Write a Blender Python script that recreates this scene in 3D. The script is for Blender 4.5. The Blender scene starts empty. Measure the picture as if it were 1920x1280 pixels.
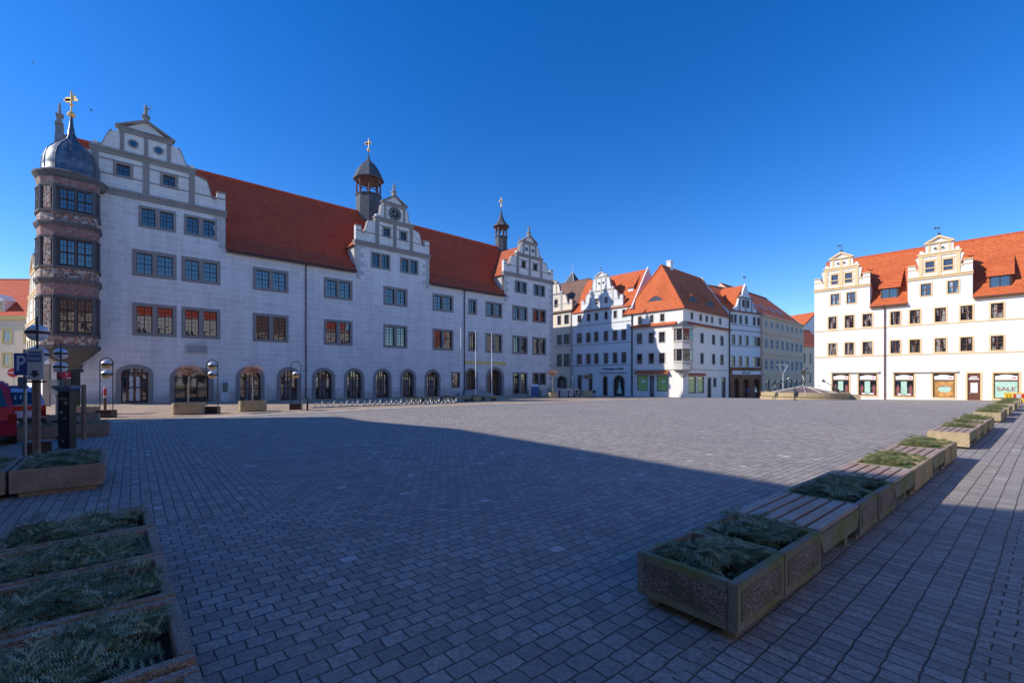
import bpy, bmesh, math, random
from mathutils import Vector, Matrix
R = math.radians
PI = math.pi
scene = bpy.context.scene
COL = scene.collection
random.seed(7)

# ------------------------------------------------------------------ camera, sky, sun, exposure
EYE = 1.95
cam_d = bpy.data.cameras.new('camera')
cam = bpy.data.objects.new('camera', cam_d); COL.objects.link(cam)
cam.location = (0, 0, EYE); cam.rotation_euler = (R(90), 0, 0)
cam_d.sensor_width = 36; cam_d.lens = 36*850/1920; cam_d.shift_y = 68/1920
cam_d.clip_start = 0.05; cam_d.clip_end = 3000
scene.camera = cam

SUN_EL = 33
SH = Vector((-0.989, -0.148)).normalized()
w = bpy.data.worlds.new('World'); scene.world = w; w.use_nodes = True
nt = w.node_tree; nt.nodes.clear()
out = nt.nodes.new('ShaderNodeOutputWorld'); bg = nt.nodes.new('ShaderNodeBackground')
sky = nt.nodes.new('ShaderNodeTexSky'); sky.sky_type = 'NISHITA'; sky.sun_disc = False
sky.sun_elevation = R(SUN_EL); sky.sun_rotation = math.atan2(SH.x, SH.y) % (2*PI)
sky.air_density = 1.0; sky.dust_density = 0.15; sky.ozone_density = 4.5; sky.altitude = 300
bg.inputs['Strength'].default_value = 0.13
hsv = nt.nodes.new('ShaderNodeHueSaturation'); hsv.inputs['Hue'].default_value = .512; hsv.inputs['Saturation'].default_value = 1.32; hsv.inputs['Value'].default_value = 1.05
nt.links.new(sky.outputs[0], hsv.inputs['Color']); nt.links.new(hsv.outputs[0], bg.inputs[0]); nt.links.new(bg.outputs[0], out.inputs[0])

sl = bpy.data.lights.new('sun', 'SUN'); so = bpy.data.objects.new('sun', sl); COL.objects.link(so)
sl.energy = 3.5; sl.angle = R(0.53); sl.color = (1.0, 0.93, 0.83)
sd = Vector((SH.x*math.cos(R(SUN_EL)), SH.y*math.cos(R(SUN_EL)), math.sin(R(SUN_EL))))
so.rotation_euler = sd.to_track_quat('Z', 'Y').to_euler(); so.location = (-30, -5, 40)

scene.view_settings.view_transform = 'Standard'; scene.view_settings.look = 'None'
scene.view_settings.exposure = 0.56; scene.view_settings.gamma = 1.0

# ------------------------------------------------------------------ helpers
def clamp(a, lo=0.0, hi=1.0): return max(lo, min(hi, a))
def gz(x, y):
    """height of the gently falling square"""
    yy = min(y, 150); xx = clamp(x, -60, 90)
    return -.018*max(0, yy-30) - .0225*xx*clamp((yy-45)/45)
def at(px, y, h=None):
    """point standing at depth y under photo column px"""
    x = (px-960)/850*y
    return Vector((x, y, gz(x, y) if h is None else h))

class MB:
    def __init__(s): s.v = []; s.f = []; s.m = []
    def add(s, vs, fs, mat=0):
        o = len(s.v); s.v += [tuple(p) for p in vs]
        for f in fs: s.f.append([i+o for i in f]); s.m.append(mat)
        return s
    def box(s, x0, x1, y0, y1, z0, z1, mat=0):
        return s.add([(x0,y0,z0),(x1,y0,z0),(x1,y1,z0),(x0,y1,z0),(x0,y0,z1),(x1,y0,z1),(x1,y1,z1),(x0,y1,z1)],
                     [(0,3,2,1),(4,5,6,7),(0,1,5,4),(1,2,6,5),(2,3,7,6),(3,0,4,7)], mat)
    def poly(s, pts, mat=0): return s.add(pts, [list(range(len(pts)))], mat)
    def prism(s, prof, axis, a, b, mat=0):
        n = len(prof)
        def P(p, t): return {'x': (t, p[0], p[1]), 'y': (p[0], t, p[1]), 'z': (p[0], p[1], t)}[axis]
        vs = [P(p, a) for p in prof]+[P(p, b) for p in prof]
        fs = [list(range(n))[::-1], [i+n for i in range(n)]]+[[i, (i+1) % n, (i+1) % n+n, i+n] for i in range(n)]
        return s.add(vs, fs, mat)
    def cyl(s, p0, p1, r0, r1=None, n=8, mat=0):
        r1 = r0 if r1 is None else r1
        p0 = Vector(p0); p1 = Vector(p1); d = (p1-p0).normalized()
        a = d.cross(Vector((0,0,1)) if abs(d.z) < .95 else Vector((1,0,0))).normalized(); b = d.cross(a)
        vs = []
        for p, r in ((p0, r0), (p1, r1)):
            for i in range(n):
                t = 2*PI*i/n; vs.append(p+(a*math.cos(t)+b*math.sin(t))*r)
        fs = [[i, (i+1) % n, (i+1) % n+n, i+n] for i in range(n)]+[list(range(n))[::-1], [i+n for i in range(n)]]
        return s.add(vs, fs, mat)
    def tube(s, pts, r, n=6, mat=0):
        for a, b in zip(pts, pts[1:]): s.cyl(a, b, r, r, n, mat)
        return s
    def lathe(s, cx, cy, prof, n=16, ph=0.0, mat=0, sx=1, sy=1):
        vs = []
        for r, z in prof:
            for i in range(n):
                t = 2*PI*i/n+ph; vs.append((cx+r*sx*math.cos(t), cy+r*sy*math.sin(t), z))
        fs = []
        for k in range(len(prof)-1):
            for i in range(n): fs.append([k*n+i, k*n+(i+1) % n, (k+1)*n+(i+1) % n, (k+1)*n+i])
        fs.append(list(range(n))[::-1]); fs.append([(len(prof)-1)*n+i for i in range(n)])
        return s.add(vs, fs, mat)
    def mesh(s, name, mats, smooth=False, bevel=0.0):
        me = bpy.data.meshes.new(name); me.from_pydata(s.v, [], s.f)
        for m in (mats if isinstance(mats, (list, tuple)) else [mats]): me.materials.append(m)
        me.polygons.foreach_set('material_index', s.m)
        bm = bmesh.new(); bm.from_mesh(me)
        bmesh.ops.recalc_face_normals(bm, faces=bm.faces)
        if bevel:
            bmesh.ops.bevel(bm, geom=[e for e in bm.edges if len(e.link_faces) == 2 and e.calc_face_angle(0) > .5],
                            offset=bevel, segments=2, affect='EDGES', clamp_overlap=True)
        uv = bm.loops.layers.uv.new('uv')
        for f in bm.faces:
            n = f.normal
            h = Vector((0,0,1)).cross(n)
            if h.length < 1e-3: h = Vector((1,0,0))
            h.normalize(); t = n.cross(h)
            if h.x < -1e-4 or (abs(h.x) < 1e-4 and h.y < 0): h = -h
            for l in f.loops: l[uv].uv = (l.vert.co.dot(h), l.vert.co.dot(t))
        bm.to_mesh(me); bm.free()
        if smooth: me.shade_smooth()
        me.update(); return me
    def build(s, name, mats, parent=None, loc=(0,0,0), rz=0.0, smooth=False, bevel=0.0, label=None):
        return inst(name, s.mesh(name, mats, smooth, bevel), parent, loc, rz, label)

def inst(name, me, parent=None, loc=(0,0,0), rz=0.0, label=None):
    o = bpy.data.objects.new(name, me); COL.objects.link(o)
    o.parent = parent; o.location = loc; o.rotation_euler = (0, 0, rz)
    if label: o['label'] = label
    return o
def tag(o, label, cat, group=None):
    o['label'] = label; o['category'] = cat
    if group: o['group'] = group
    return o
def thing(name, label, cat, loc=(0,0,0), rz=0.0, group=None):
    return tag(inst(name, None, None, loc, rz), label, cat, group)
def kids(o): return [c for c in bpy.data.objects if c.parent == o]
def copy_tree(o, parent=None):
    c = o.copy(); COL.objects.link(c); c.parent = parent
    for ch in list(o.children): copy_tree(ch, c)
    return c
def text(parent, s, size, mat, loc, name='lettering', ext=.01, rot=(PI/2, 0, 0), align='CENTER', sx=1.0, bold=0):
    cu = bpy.data.curves.new(name, 'FONT'); cu.body = s; cu.size = size; cu.extrude = ext
    cu.align_x = align; cu.align_y = 'CENTER'; cu.offset = bold; cu.resolution_u = 3
    t = bpy.data.objects.new(name, cu); COL.objects.link(t)
    bpy.context.view_layer.update()
    me = bpy.data.meshes.new_from_object(t); bpy.data.objects.remove(t)
    me.materials.clear(); me.materials.append(mat)
    o = inst(name, me, parent, loc); o.rotation_euler = rot; o.scale = (sx, 1, 1)
    return o

# ------------------------------------------------------------------ materials
class N:
    def __init__(s, name):
        s.mat = bpy.data.materials.new(name); s.mat.use_nodes = True
        s.t = s.mat.node_tree; s.b = s.t.nodes['Principled BSDF']
    def n(s, typ, **kw):
        nd = s.t.nodes.new(typ)
        for k, v in kw.items():
            if k.startswith('i_'): nd.inputs[int(k[2:]) if k[2:].isdigit() else k[2:].replace('_', ' ')].default_value = v
            else: setattr(nd, k, v)
        return nd
    def l(s, a, b): s.t.links.new(a, b)
    def mix(s, fac, a, b, bt='MIX'):
        m = s.n('ShaderNodeMix', data_type='RGBA', blend_type=bt)
        for k, v in ((0, fac), (6, a), (7, b)):
            if hasattr(v, 'links'): s.l(v, m.inputs[k])
            else: m.inputs[k].default_value = v if k == 0 else (*v[:3], 1)
        return m.outputs[2]
    def math(s, op, a, b=0.0):
        m = s.n('ShaderNodeMath', operation=op)
        for k, v in ((0, a), (1, b)):
            if hasattr(v, 'links'): s.l(v, m.inputs[k])
            else: m.inputs[k].default_value = v
        return m.outputs[0]
    def ramp(s, x, lo, hi):
        m = s.n('ShaderNodeMapRange'); s.l(x, m.inputs[0]); m.inputs[1].default_value = lo; m.inputs[2].default_value = hi
        return m.outputs[0]
    def noise(s, scale, vec=None, detail=4, rough=.55):
        nd = s.n('ShaderNodeTexNoise'); nd.inputs['Scale'].default_value = scale; nd.inputs['Detail'].default_value = detail
        nd.inputs['Roughness'].default_value = rough
        if vec is not None: s.l(vec, nd.inputs['Vector'])
        return nd.outputs['Fac']
    def obj(s): return s.n('ShaderNodeTexCoord').outputs['Object']
    def uv(s): return s.n('ShaderNodeTexCoord').outputs['UV']
    def bump(s, h, strength=.4, dist=.02):
        b = s.n('ShaderNodeBump'); b.inputs['Strength'].default_value = strength; b.inputs['Distance'].default_value = dist
        s.l(h, b.inputs['Height']); s.l(b.outputs[0], s.b.inputs['Normal'])
    def col(s, c):
        if hasattr(c, 'links'): s.l(c, s.b.inputs['Base Color'])
        else: s.b.inputs['Base Color'].default_value = (*c[:3], 1)
        return s
    def set(s, **kw):
        for k, v in kw.items(): s.b.inputs[k.replace('_', ' ')].default_value = v
        return s
def mul(c, k): return tuple(x*k for x in c[:3])

def plain(name, c, rough=.6, metal=0.0, var=.18, scale=6.0, bump=.15, spec=.5):
    m = N(name); o = m.obj()
    m.col(m.mix(m.ramp(m.noise(scale, o), .3, .7), mul(c, 1-var), mul(c, 1+var)))
    m.set(Roughness=rough, Metallic=metal); m.b.inputs['Specular IOR Level'].default_value = spec
    if bump: m.bump(m.noise(scale*9, o, 3), bump, .01)
    return m.mat
def plaster(name, c, dirt=.12, var=.05):
    m = N(name); u = m.obj()
    big = m.ramp(m.noise(.35, u, 5), .35, .7); st = m.n('ShaderNodeMapping'); st.inputs['Scale'].default_value = (1.6, 1.6, .12)
    m.l(u, st.inputs[0]); streak = m.ramp(m.noise(1.2, st.outputs[0], 5), .45, .75)
    c1 = m.mix(big, mul(c, 1-var), mul(c, 1+var))
    c2 = m.mix(m.math('MULTIPLY', streak, dirt), c1, mul(c, .45))
    m.col(c2).set(Roughness=.85); m.b.inputs['Specular IOR Level'].default_value = .2
    m.bump(m.noise(25, u, 4), .25, .01)
    return m.mat
def ashlar(name, c, line, bw=1.05, bh=.49, mort=.012):
    m = N(name); u = m.uv()
    b = m.n('ShaderNodeTexBrick', offset=.43, offset_frequency=2, squash=1.3, squash_frequency=3)
    b.inputs['Scale'].default_value = 1; b.inputs['Brick Width'].default_value = bw; b.inputs['Row Height'].default_value = bh
    b.inputs['Mortar Size'].default_value = mort; b.inputs['Mortar Smooth'].default_value = .15; b.inputs['Bias'].default_value = 0
    b.inputs['Color1'].default_value = (*mul(c, .93), 1); b.inputs['Color2'].default_value = (*mul(c, 1.07), 1)
    b.inputs['Mortar'].default_value = (*line, 1); m.l(u, b.inputs['Vector'])
    o = m.obj(); st = m.n('ShaderNodeMapping'); st.inputs['Scale'].default_value = (1.5, 1.5, .15); m.l(o, st.inputs[0])
    d = m.math('MULTIPLY', m.ramp(m.noise(.9, st.outputs[0], 6), .42, .75), .42)
    c2 = m.mix(d, b.outputs['Color'], mul(c, .62))
    c3 = m.mix(m.math('MULTIPLY', m.ramp(m.noise(.25, o, 4), .4, .7), .25), c2, mul(c, 1.25))
    sz = m.n('ShaderNodeSeparateXYZ'); m.l(o, sz.inputs[0]); gr_ = m.math('MULTIPLY', m.math('SUBTRACT', 1.0, m.ramp(m.math('ADD', sz.outputs[2], m.math('MULTIPLY', m.noise(1.1, o, 5), -1.6)), -.6, .3)), .5)
    c3 = m.mix(gr_, c3, (.26, .24, .21))
    m.col(c3).set(Roughness=.85); m.b.inputs['Specular IOR Level'].default_value = .2
    m.bump(m.math('ADD', m.noise(18, o, 4), m.math('MULTIPLY', b.outputs['Fac'], -.6)), .3, .01)
    return m.mat
def tiles(name, c, c2, bw=.26, bh=.23, patch=.5):
    m = N(name); u = m.uv()
    b = m.n('ShaderNodeTexBrick', offset=.5)
    b.inputs['Scale'].default_value = 1; b.inputs['Brick Width'].default_value = bw; b.inputs['Row Height'].default_value = bh
    b.inputs['Mortar Size'].default_value = .014; b.inputs['Mortar Smooth'].default_value = .3
    b.inputs['Color1'].default_value = (*c, 1); b.inputs['Color2'].default_value = (*c2, 1)
    b.inputs['Mortar'].default_value = (*mul(c, .5), 1); m.l(u, b.inputs['Vector'])
    o = m.obj(); p = m.ramp(m.noise(.5, o, 5, .65), .4, .72)
    c3 = m.mix(m.math('MULTIPLY', p, patch), b.outputs['Color'], mul(c, .62))
    s2 = m.ramp(m.noise(3.1, o, 4), .55, .8); c4 = m.mix(m.math('MULTIPLY', s2, .35), c3, mul(c2, 1.35))
    m.col(c4).set(Roughness=.75); m.b.inputs['Specular IOR Level'].default_value = .3
    sx = m.n('ShaderNodeSeparateXYZ'); m.l(u, sx.inputs[0])
    saw = m.math('FRACT', m.math('DIVIDE', sx.outputs[1], bh))
    h = m.math('ADD', m.math('MULTIPLY', saw, -1.0), m.math('MULTIPLY', b.outputs['Fac'], -.7))
    m.bump(h, .7, .04)
    return m.mat
def glass(name, c=(.012,.016,.022), wob=.35, rough=.03, curtain=0.0):
    m = N(name); o = m.obj()
    base = c
    if curtain:
        inf = m.n('ShaderNodeObjectInfo'); va = m.n('ShaderNodeVectorMath', operation='ADD'); m.l(o, va.inputs[0]); m.l(inf.outputs['Location'], va.inputs[1])
        mp = m.n('ShaderNodeMapping'); mp.inputs['Scale'].default_value = (3.0, 3.0, .5); m.l(va.outputs[0], mp.inputs[0])
        k = m.ramp(m.noise(1.3, mp.outputs[0], 2), .52, .60)
        base = m.mix(m.math('MULTIPLY', k, curtain), c, (.42, .40, .36))
    m.col(base).set(Roughness=rough); m.b.inputs['Specular IOR Level'].default_value = .9
    m.b.inputs['IOR'].default_value = 1.9
    m.bump(m.noise(1.7, o, 1), wob, .02)
    return m.mat
def wood(name, c, var=.35, rough=.55):
    m = N(name); o = m.obj(); mp = m.n('ShaderNodeMapping'); mp.inputs['Scale'].default_value = (1, 9, 9); m.l(o, mp.inputs[0])
    k = m.noise(3, mp.outputs[0], 6, .7); k2 = m.ramp(m.noise(1.5, o, 4), .4, .7)
    c1 = m.mix(m.ramp(k, .3, .7), mul(c, 1-var), mul(c, 1+var)); c2 = m.mix(m.math('MULTIPLY', k2, .5), c1, (.46, .41, .36))
    m.col(c2).set(Roughness=rough); m.bump(k, .3, .006); return m.mat
def metal(name, c, rough=.35, var=.1): return plain(name, c, rough, 1.0, var, 5, 0)
def aggregate(name, c1, c2, c3, moss=.5):
    m = N(name); o = m.obj()
    v = m.n('ShaderNodeTexVoronoi', feature='F1'); v.inputs['Scale'].default_value = 62; m.l(o, v.inputs['Vector'])
    sx = m.n('ShaderNodeSeparateColor'); m.l(v.outputs['Color'], sx.inputs[0])
    peb = m.mix(sx.outputs[0], c1, c2); cc = m.mix(m.ramp(v.outputs['Distance'], .35, .62), peb, c3)
    st = m.ramp(m.noise(2.2, o, 5, .6), .42, .68)
    d = m.mix(m.math('MULTIPLY', st, .55), cc, mul(c3, .6))
    g = m.ramp(m.noise(3.3, o, 4), .5, .72)
    e = m.mix(m.math('MULTIPLY', g, moss), d, (.085, .10, .025))
    m.col(e).set(Roughness=.85); m.bump(m.math('SUBTRACT', 1.0, v.outputs['Distance']), .8, .012); return m.mat
def concrete(name, c, moss=.5, mc=(.10, .125, .03), sc=2.5):
    m = N(name); o = m.obj()
    a = m.mix(m.ramp(m.noise(9, o, 5, .7), .3, .7), mul(c, .78), mul(c, 1.15))
    st = m.n('ShaderNodeMapping'); st.inputs['Scale'].default_value = (1, 1, .5); m.l(o, st.inputs[0])
    g = m.ramp(m.noise(sc, st.outputs[0], 5, .6), .40, .66)
    m.col(m.mix(m.math('MULTIPLY', g, moss), a, mc)).set(Roughness=.9); m.b.inputs['Specular IOR Level'].default_value = .25
    m.bump(m.noise(60, o, 4), .5, .01); return m.mat

def paving(name):
    m = N(name); o = m.obj()
    wob = m.n('ShaderNodeTexNoise'); wob.inputs['Scale'].default_value = .6; wob.inputs['Detail'].default_value = 2; m.l(o, wob.inputs['Vector'])
    wv = m.n('ShaderNodeVectorMath', operation='SCALE'); m.l(wob.outputs['Color'], wv.inputs[0]); wv.inputs['Scale'].default_value = .02
    wob2 = m.n('ShaderNodeTexNoise'); wob2.inputs['Scale'].default_value = 6.5; wob2.inputs['Detail'].default_value = 2; m.l(o, wob2.inputs['Vector'])
    wv2 = m.n('ShaderNodeVectorMath', operation='SCALE'); m.l(wob2.outputs['Color'], wv2.inputs[0]); wv2.inputs['Scale'].default_value = .03
    ad = m.n('ShaderNodeVectorMath', operation='ADD'); m.l(o, ad.inputs[0]); m.l(wv.outputs[0], ad.inputs[1])
    ad2 = m.n('ShaderNodeVectorMath', operation='ADD'); m.l(ad.outputs[0], ad2.inputs[0]); m.l(wv2.outputs[0], ad2.inputs[1])
    mp = m.n('ShaderNodeMapping'); mp.vector_type = 'POINT'; mp.inputs['Rotation'].default_value = (0, 0, -math.atan2(.641, .767))
    m.l(ad2.outputs[0], mp.inputs[0])
    sx = m.n('ShaderNodeSeparateXYZ'); m.l(mp.outputs[0], sx.inputs[0])
    sw = m.n('ShaderNodeCombineXYZ'); m.l(sx.outputs[1], sw.inputs[0]); m.l(sx.outputs[0], sw.inputs[1])
    def brick(vec, off, bw, bh, seed):
        b = m.n('ShaderNodeTexBrick', offset=off); b.inputs['Scale'].default_value = 1
        b.inputs['Brick Width'].default_value = bw; b.inputs['Row Height'].default_value = bh
        b.inputs['Mortar Size'].default_value = .0085; b.inputs['Mortar Smooth'].default_value = .9; b.inputs['Bias'].default_value = 0
        b.inputs['Color1'].default_value = (0, 0, 0, 1); b.inputs['Color2'].default_value = (1, 1, 1, 1); b.inputs['Mortar'].default_value = (.5, .5, .5, 1)
        m.l(vec, b.inputs['Vector']); return b
    A = brick(mp.outputs[0], .5, .192, .155, 0); B = brick(sw.outputs[0], 0.0, .19, .13, 0); C = brick(sw.outputs[0], .5, .195, .125, 0)
    y = sx.outputs[1]; x = sx.outputs[0]
    zB = m.math('LESS_THAN', y, 1.6); zC = m.math('LESS_THAN', y, .36)
    zL = m.math('MULTIPLY', m.math('LESS_THAN', x, 1.75), m.math('GREATER_THAN', y, 7.6))
    zB2 = m.math('MAXIMUM', zB, zL)
    colr = m.mix(zC, m.mix(zB2, A.outputs['Color'], B.outputs['Color']), C.outputs['Color'])
    fac = m.mix(zC, m.mix(zB2, A.outputs['Fac'], B.outputs['Fac']), C.outputs['Fac'])
    rv = m.n('ShaderNodeSeparateColor'); m.l(colr, rv.inputs[0]); r = rv.outputs[0]
    ff = m.n('ShaderNodeSeparateColor'); m.l(fac, ff.inputs[0]); f = ff.outputs[0]
    stone = m.mix(r, (.40, .345, .285), (.67, .59, .50))
    stone = m.mix(m.ramp(m.noise(30, o, 6, .85), .36, .62), m.mix(.75, stone, (.14, .13, .135)), stone)
    stone = m.mix(m.math('MULTIPLY', m.ramp(m.noise(13, o, 6, .8), .47, .60), .5), stone, (.19, .175, .18))
    stone = m.mix(m.math('MULTIPLY', m.ramp(m.noise(130, o, 3, .8), .56, .70), .4), stone, (.5, .48, .46))
    # worn and stained patches across the square
    stone = m.mix(m.math('MULTIPLY', m.ramp(m.noise(.22, o, 5, .6), .4, .7), .38), stone, (.24, .235, .235))
    stone = m.mix(m.math('MULTIPLY', m.ramp(m.noise(1.3, o, 5, .6), .5, .75), .28), stone, (.52, .48, .45))
    # a few stones of another kind
    stone = m.mix(m.math('GREATER_THAN', r, .994), stone, (.58, .54, .51))
    joint = m.mix(m.ramp(m.noise(1.1, o, 4), .45, .65), (.10, .09, .082), (.17, .145, .10))
    m.col(m.mix(f, stone, joint))
    m.set(Roughness=.72); m.b.inputs['Specular IOR Level'].default_value = .35
    h = m.math('ADD', m.math('MULTIPLY', f, -1.0), m.math('MULTIPLY', m.noise(38, o, 6, .75), .8))
    h2 = m.math('ADD', h, m.math('MULTIPLY', r, .5))
    m.bump(h2, 1.0, .02); return m.mat
def slabs(name, c, bw, bh, ang, mort=.008):
    m = N(name); o = m.obj(); mp = m.n('ShaderNodeMapping'); mp.inputs['Rotation'].default_value = (0, 0, -ang); m.l(o, mp.inputs[0])
    b = m.n('ShaderNodeTexBrick', offset=.4); b.inputs['Scale'].default_value = 1; b.inputs['Brick Width'].default_value = bw
    b.inputs['Row Height'].default_value = bh; b.inputs['Mortar Size'].default_value = mort
    b.inputs['Color1'].default_value = (*mul(c, .8), 1); b.inputs['Color2'].default_value = (*mul(c, 1.2), 1); b.inputs['Mortar'].default_value = (*mul(c, .35), 1)
    m.l(mp.outputs[0], b.inputs['Vector'])
    m.col(m.mix(m.math('MULTIPLY', m.ramp(m.noise(.7, o, 6, .65), .4, .7), .4), b.outputs['Color'], mul(c, .62))).set(Roughness=.8)
    m.bump(m.math('SUBTRACT', m.math('MULTIPLY', m.noise(40, o), .4), b.outputs['Fac']), .6, .01); return m.mat

M = dict(
 ash=ashlar('ashlar_render', (.70, .685, .67), (.95, .94, .92), mort=.018),
 sand=plaster('sandstone_trim', (.31, .285, .27), .3, .12),
 quoin=plaster('quoin_render', (.50, .50, .49), .2, .1),
 thtile=tiles('old_clay_tiles', (.62, .080, .026), (.72, .125, .042), patch=.35),
 tile=tiles('orange_clay_tiles', (.56, .12, .038), (.68, .17, .055), patch=.2),
 tile2=tiles('mixed_clay_tiles', (.44, .10, .045), (.56, .15, .06), patch=.4),
 browntile=tiles('brown_clay_tiles', (.20, .11, .08), (.28, .17, .12), patch=.4),
 slate=tiles('slate', (.075, .085, .10), (.13, .14, .16), .3, .22, .3),
 copper=None,
 white=plaster('white_plaster', (.82, .77, .70), .10),
 white2=plaster('cool_white_plaster', (.72, .73, .74), .12),
 cream=plaster('cream_plaster', (.74, .67, .55), .12),
 creamtrim=plaster('yellow_trim', (.78, .58, .33), .08),
 rbwall=plaster('warm_white_plaster', (.80, .785, .75), .10, .04),
 greytrim=plaster('grey_trim', (.36, .36, .36), .15),
 ltrim=plaster('light_stone_trim', (.55, .53, .48), .15),
 yellow=plaster('yellow_plaster', (.74, .52, .36), .15),
 ochre=plaster('ochre_plaster', (.60, .44, .18), .15),
 yelwall=plaster('pale_yellow_plaster', (.74, .58, .42), .15),
 brownst=plaster('brown_shopfront_stone', (.27, .12, .065), .25, .15),
 glass=glass('window_glass'), glassc=glass('window_glass_curtained', curtain=.9), glassd=glass('dark_glass', wob=.1),
 timber=plain('dark_timber', (.045, .022, .018), .45), brown=plain('red_brown_timber', (.13, .045, .025), .5), whitew=plain('white_painted_wood', (.62, .62, .6), .5),
 ltimber=plain('light_brown_timber', (.22, .11, .05), .5),
 dark=plain('dark_metal', (.035, .033, .035), .45, .3), black=plain('black_paint', (.012, .012, .014), .35), pipe=plain('pipe_paint', (.06, .035, .035), .5),
 grey=plain('grey_metal', (.30, .31, .32), .4, .7), zinc=plain('zinc', (.55, .56, .58), .35, .8, .2), gold=plain('gold_leaf', (.95, .62, .22), .45, .45, .05, 3, 0),
 goldp=plain('gold_lettering', (1.0, .72, .22), .5, 0), galv=plain('galvanised_steel', (.33, .34, .35), .4, .5),
 bronze=plain('bronze', (.13, .15, .14), .42, .6, .5, 9), poletan=plain('weathered_wood', (.24, .17, .12), .8, 0, .3, 12),
 opal=plain('white_globe', (.78, .78, .80), .25, 0, .03), opaly=plain('amber_globe', (.62, .42, .16), .3, 0, .05),
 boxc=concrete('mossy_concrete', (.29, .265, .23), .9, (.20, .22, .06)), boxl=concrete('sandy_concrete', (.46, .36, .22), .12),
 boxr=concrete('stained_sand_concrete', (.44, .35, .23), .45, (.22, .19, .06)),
 agg=aggregate('exposed_aggregate', (.13, .09, .07), (.55, .47, .41), (.19, .145, .11)),
 aggb=aggregate('brown_aggregate', (.26, .18, .12), (.62, .50, .40), (.34, .25, .18), .12),
 slat=wood('weathered_slats', (.38, .25, .18)), soil=plain('soil', (.035, .03, .02), .95, 0, .4, 20),
 bark=plain('pale_bark', (.42, .34, .25), .85, 0, .3, 15), twig=plain('twigs', (.46, .29, .20), .8, 0, .3, 10),
 sign=plain('sign_blue', (.008, .05, .32), .4, 0, .05), signw=plain('sign_white', (.62, .62, .64), .45, 0, .05), signl=plain('sign_light_blue', (.62, .70, .88), .45, 0, .05),
 signm=plain('sign_mid_blue', (.03, .10, .34), .4), red=plain('red_paint', (.62, .03, .02), .35), mag=plain('magenta_panel', (.70, .005, .10), .4, 0, .05),
 yellowp=plain('yellow_plastic', (.85, .52, .01), .4), rubber=plain('rubber', (.02, .02, .02), .8),
 vanred=plain('maroon_car_paint', (.45, .02, .055), .22, .2, .05, 3, 0), carw=plain('silver_car_paint', (.45, .48, .55), .25, .3, .05, 3, 0),
 green=plain('green_blind', (.36, .58, .16), .6), greenp=plain('mint_display', (.40, .62, .52), .5, 0, .2), paper=plain('paper', (.75, .75, .72), .7),
 poster=plain('orange_poster', (.50, .26, .07), .5, 0, .5, 2), lime=plain('lime_poster', (.55, .60, .22), .5, 0, .4, 3),
 txtr=plain('sale_lettering', (.25, .07, .07), .6), txtd=plain('dark_lettering', (.03, .035, .06), .6), txtw=plain('white_lettering', (.8, .8, .8), .5),
 skin=plain('skin', (.55, .33, .24), .6), coat=plain('pale_jacket', (.62, .62, .56), .8), coatb=plain('blue_jacket', (.03, .05, .18), .8), jeans=plain('dark_trousers', (.05, .05, .09), .85), hair=plain('light_hair', (.65, .6, .55), .8), hairb=plain('brown_hair', (.08, .05, .03), .8),
 pave=paving('stone_setts'), walk=slabs('sandstone_slabs', (.46, .33, .22), .7, .42, math.atan2(.676, .737)), kerb=slabs('pale_kerb', (.52, .46, .38), .9, .6, math.atan2(.676, .737)),
 blueb=plain('blue_board', (.03, .10, .32), .5), fence=plain('pale_fence_boards', (.50, .49, .46), .8),
)
def painted(name):
    m = N(name); o = m.obj(); k = m.noise(4.2, o, 5, .65); k2 = m.noise(5.5, o, 3)
    a = m.mix(m.ramp(k, .42, .56), (.50, .45, .38), (.30, .14, .10)); b = m.mix(m.ramp(k2, .54, .6), a, (.07, .07, .08))
    m.col(b).set(Roughness=.75); m.bump(k, .8, .06); return m.mat
M['paint'] = painted('carved_and_painted_stone')
M['oriel'] = plaster('dark_oriel_stone', (.14, .132, .135), .3, .25)
M['frieze'] = (lambda: (lambda m: (m.col(m.mix(m.ramp(m.noise(5, m.obj(), 5, .7), .42, .6), (.30, .11, .09), (.28, .24, .22))), m.set(Roughness=.8), m.bump(m.noise(7, m.obj(), 4), .8, .05), m.mat)[-1])(N('red_frieze')))()
def needles(name, c1, c2, c3):
    m = N(name); o = m.obj()
    k = m.ramp(m.noise(11, o, 4), .36, .62); k2 = m.ramp(m.noise(6, o, 3), .58, .68)
    m.col(m.mix(m.math('MULTIPLY', k2, .75), m.mix(k, c1, c2), c3)).set(Roughness=.6); return m.mat
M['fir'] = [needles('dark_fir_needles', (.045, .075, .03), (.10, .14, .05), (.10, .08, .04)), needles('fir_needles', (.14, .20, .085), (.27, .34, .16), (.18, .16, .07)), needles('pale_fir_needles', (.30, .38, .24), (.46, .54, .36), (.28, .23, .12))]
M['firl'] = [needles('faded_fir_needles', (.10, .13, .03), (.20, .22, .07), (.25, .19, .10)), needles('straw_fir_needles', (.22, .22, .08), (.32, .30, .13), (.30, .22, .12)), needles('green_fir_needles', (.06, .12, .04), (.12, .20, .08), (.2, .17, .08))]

# ------------------------------------------------------------------ ground
def lines(a, b, st, far):
    r = [x for x in far if x < a]; x = a
    while x < b: r.append(x); x += st
    r.append(b); r += [x for x in far if x > b]; return r
g = MB(); xs = lines(-70, 96, 2.5, [-900, -400, -200, -110, 130, 220, 500, 1000]); ys = lines(-20, 150, 2.5, [-500, -200, -80, 220, 400, 1000])
g.add([(x, y, gz(x, y)) for y in ys for x in xs], [(j*len(xs)+i, j*len(xs)+i+1, (j+1)*len(xs)+i+1, (j+1)*len(xs)+i) for j in range(len(ys)-1) for i in range(len(xs)-1)])
gr = g.build('ground', M['pave']); gr['kind'] = 'structure'

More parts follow.
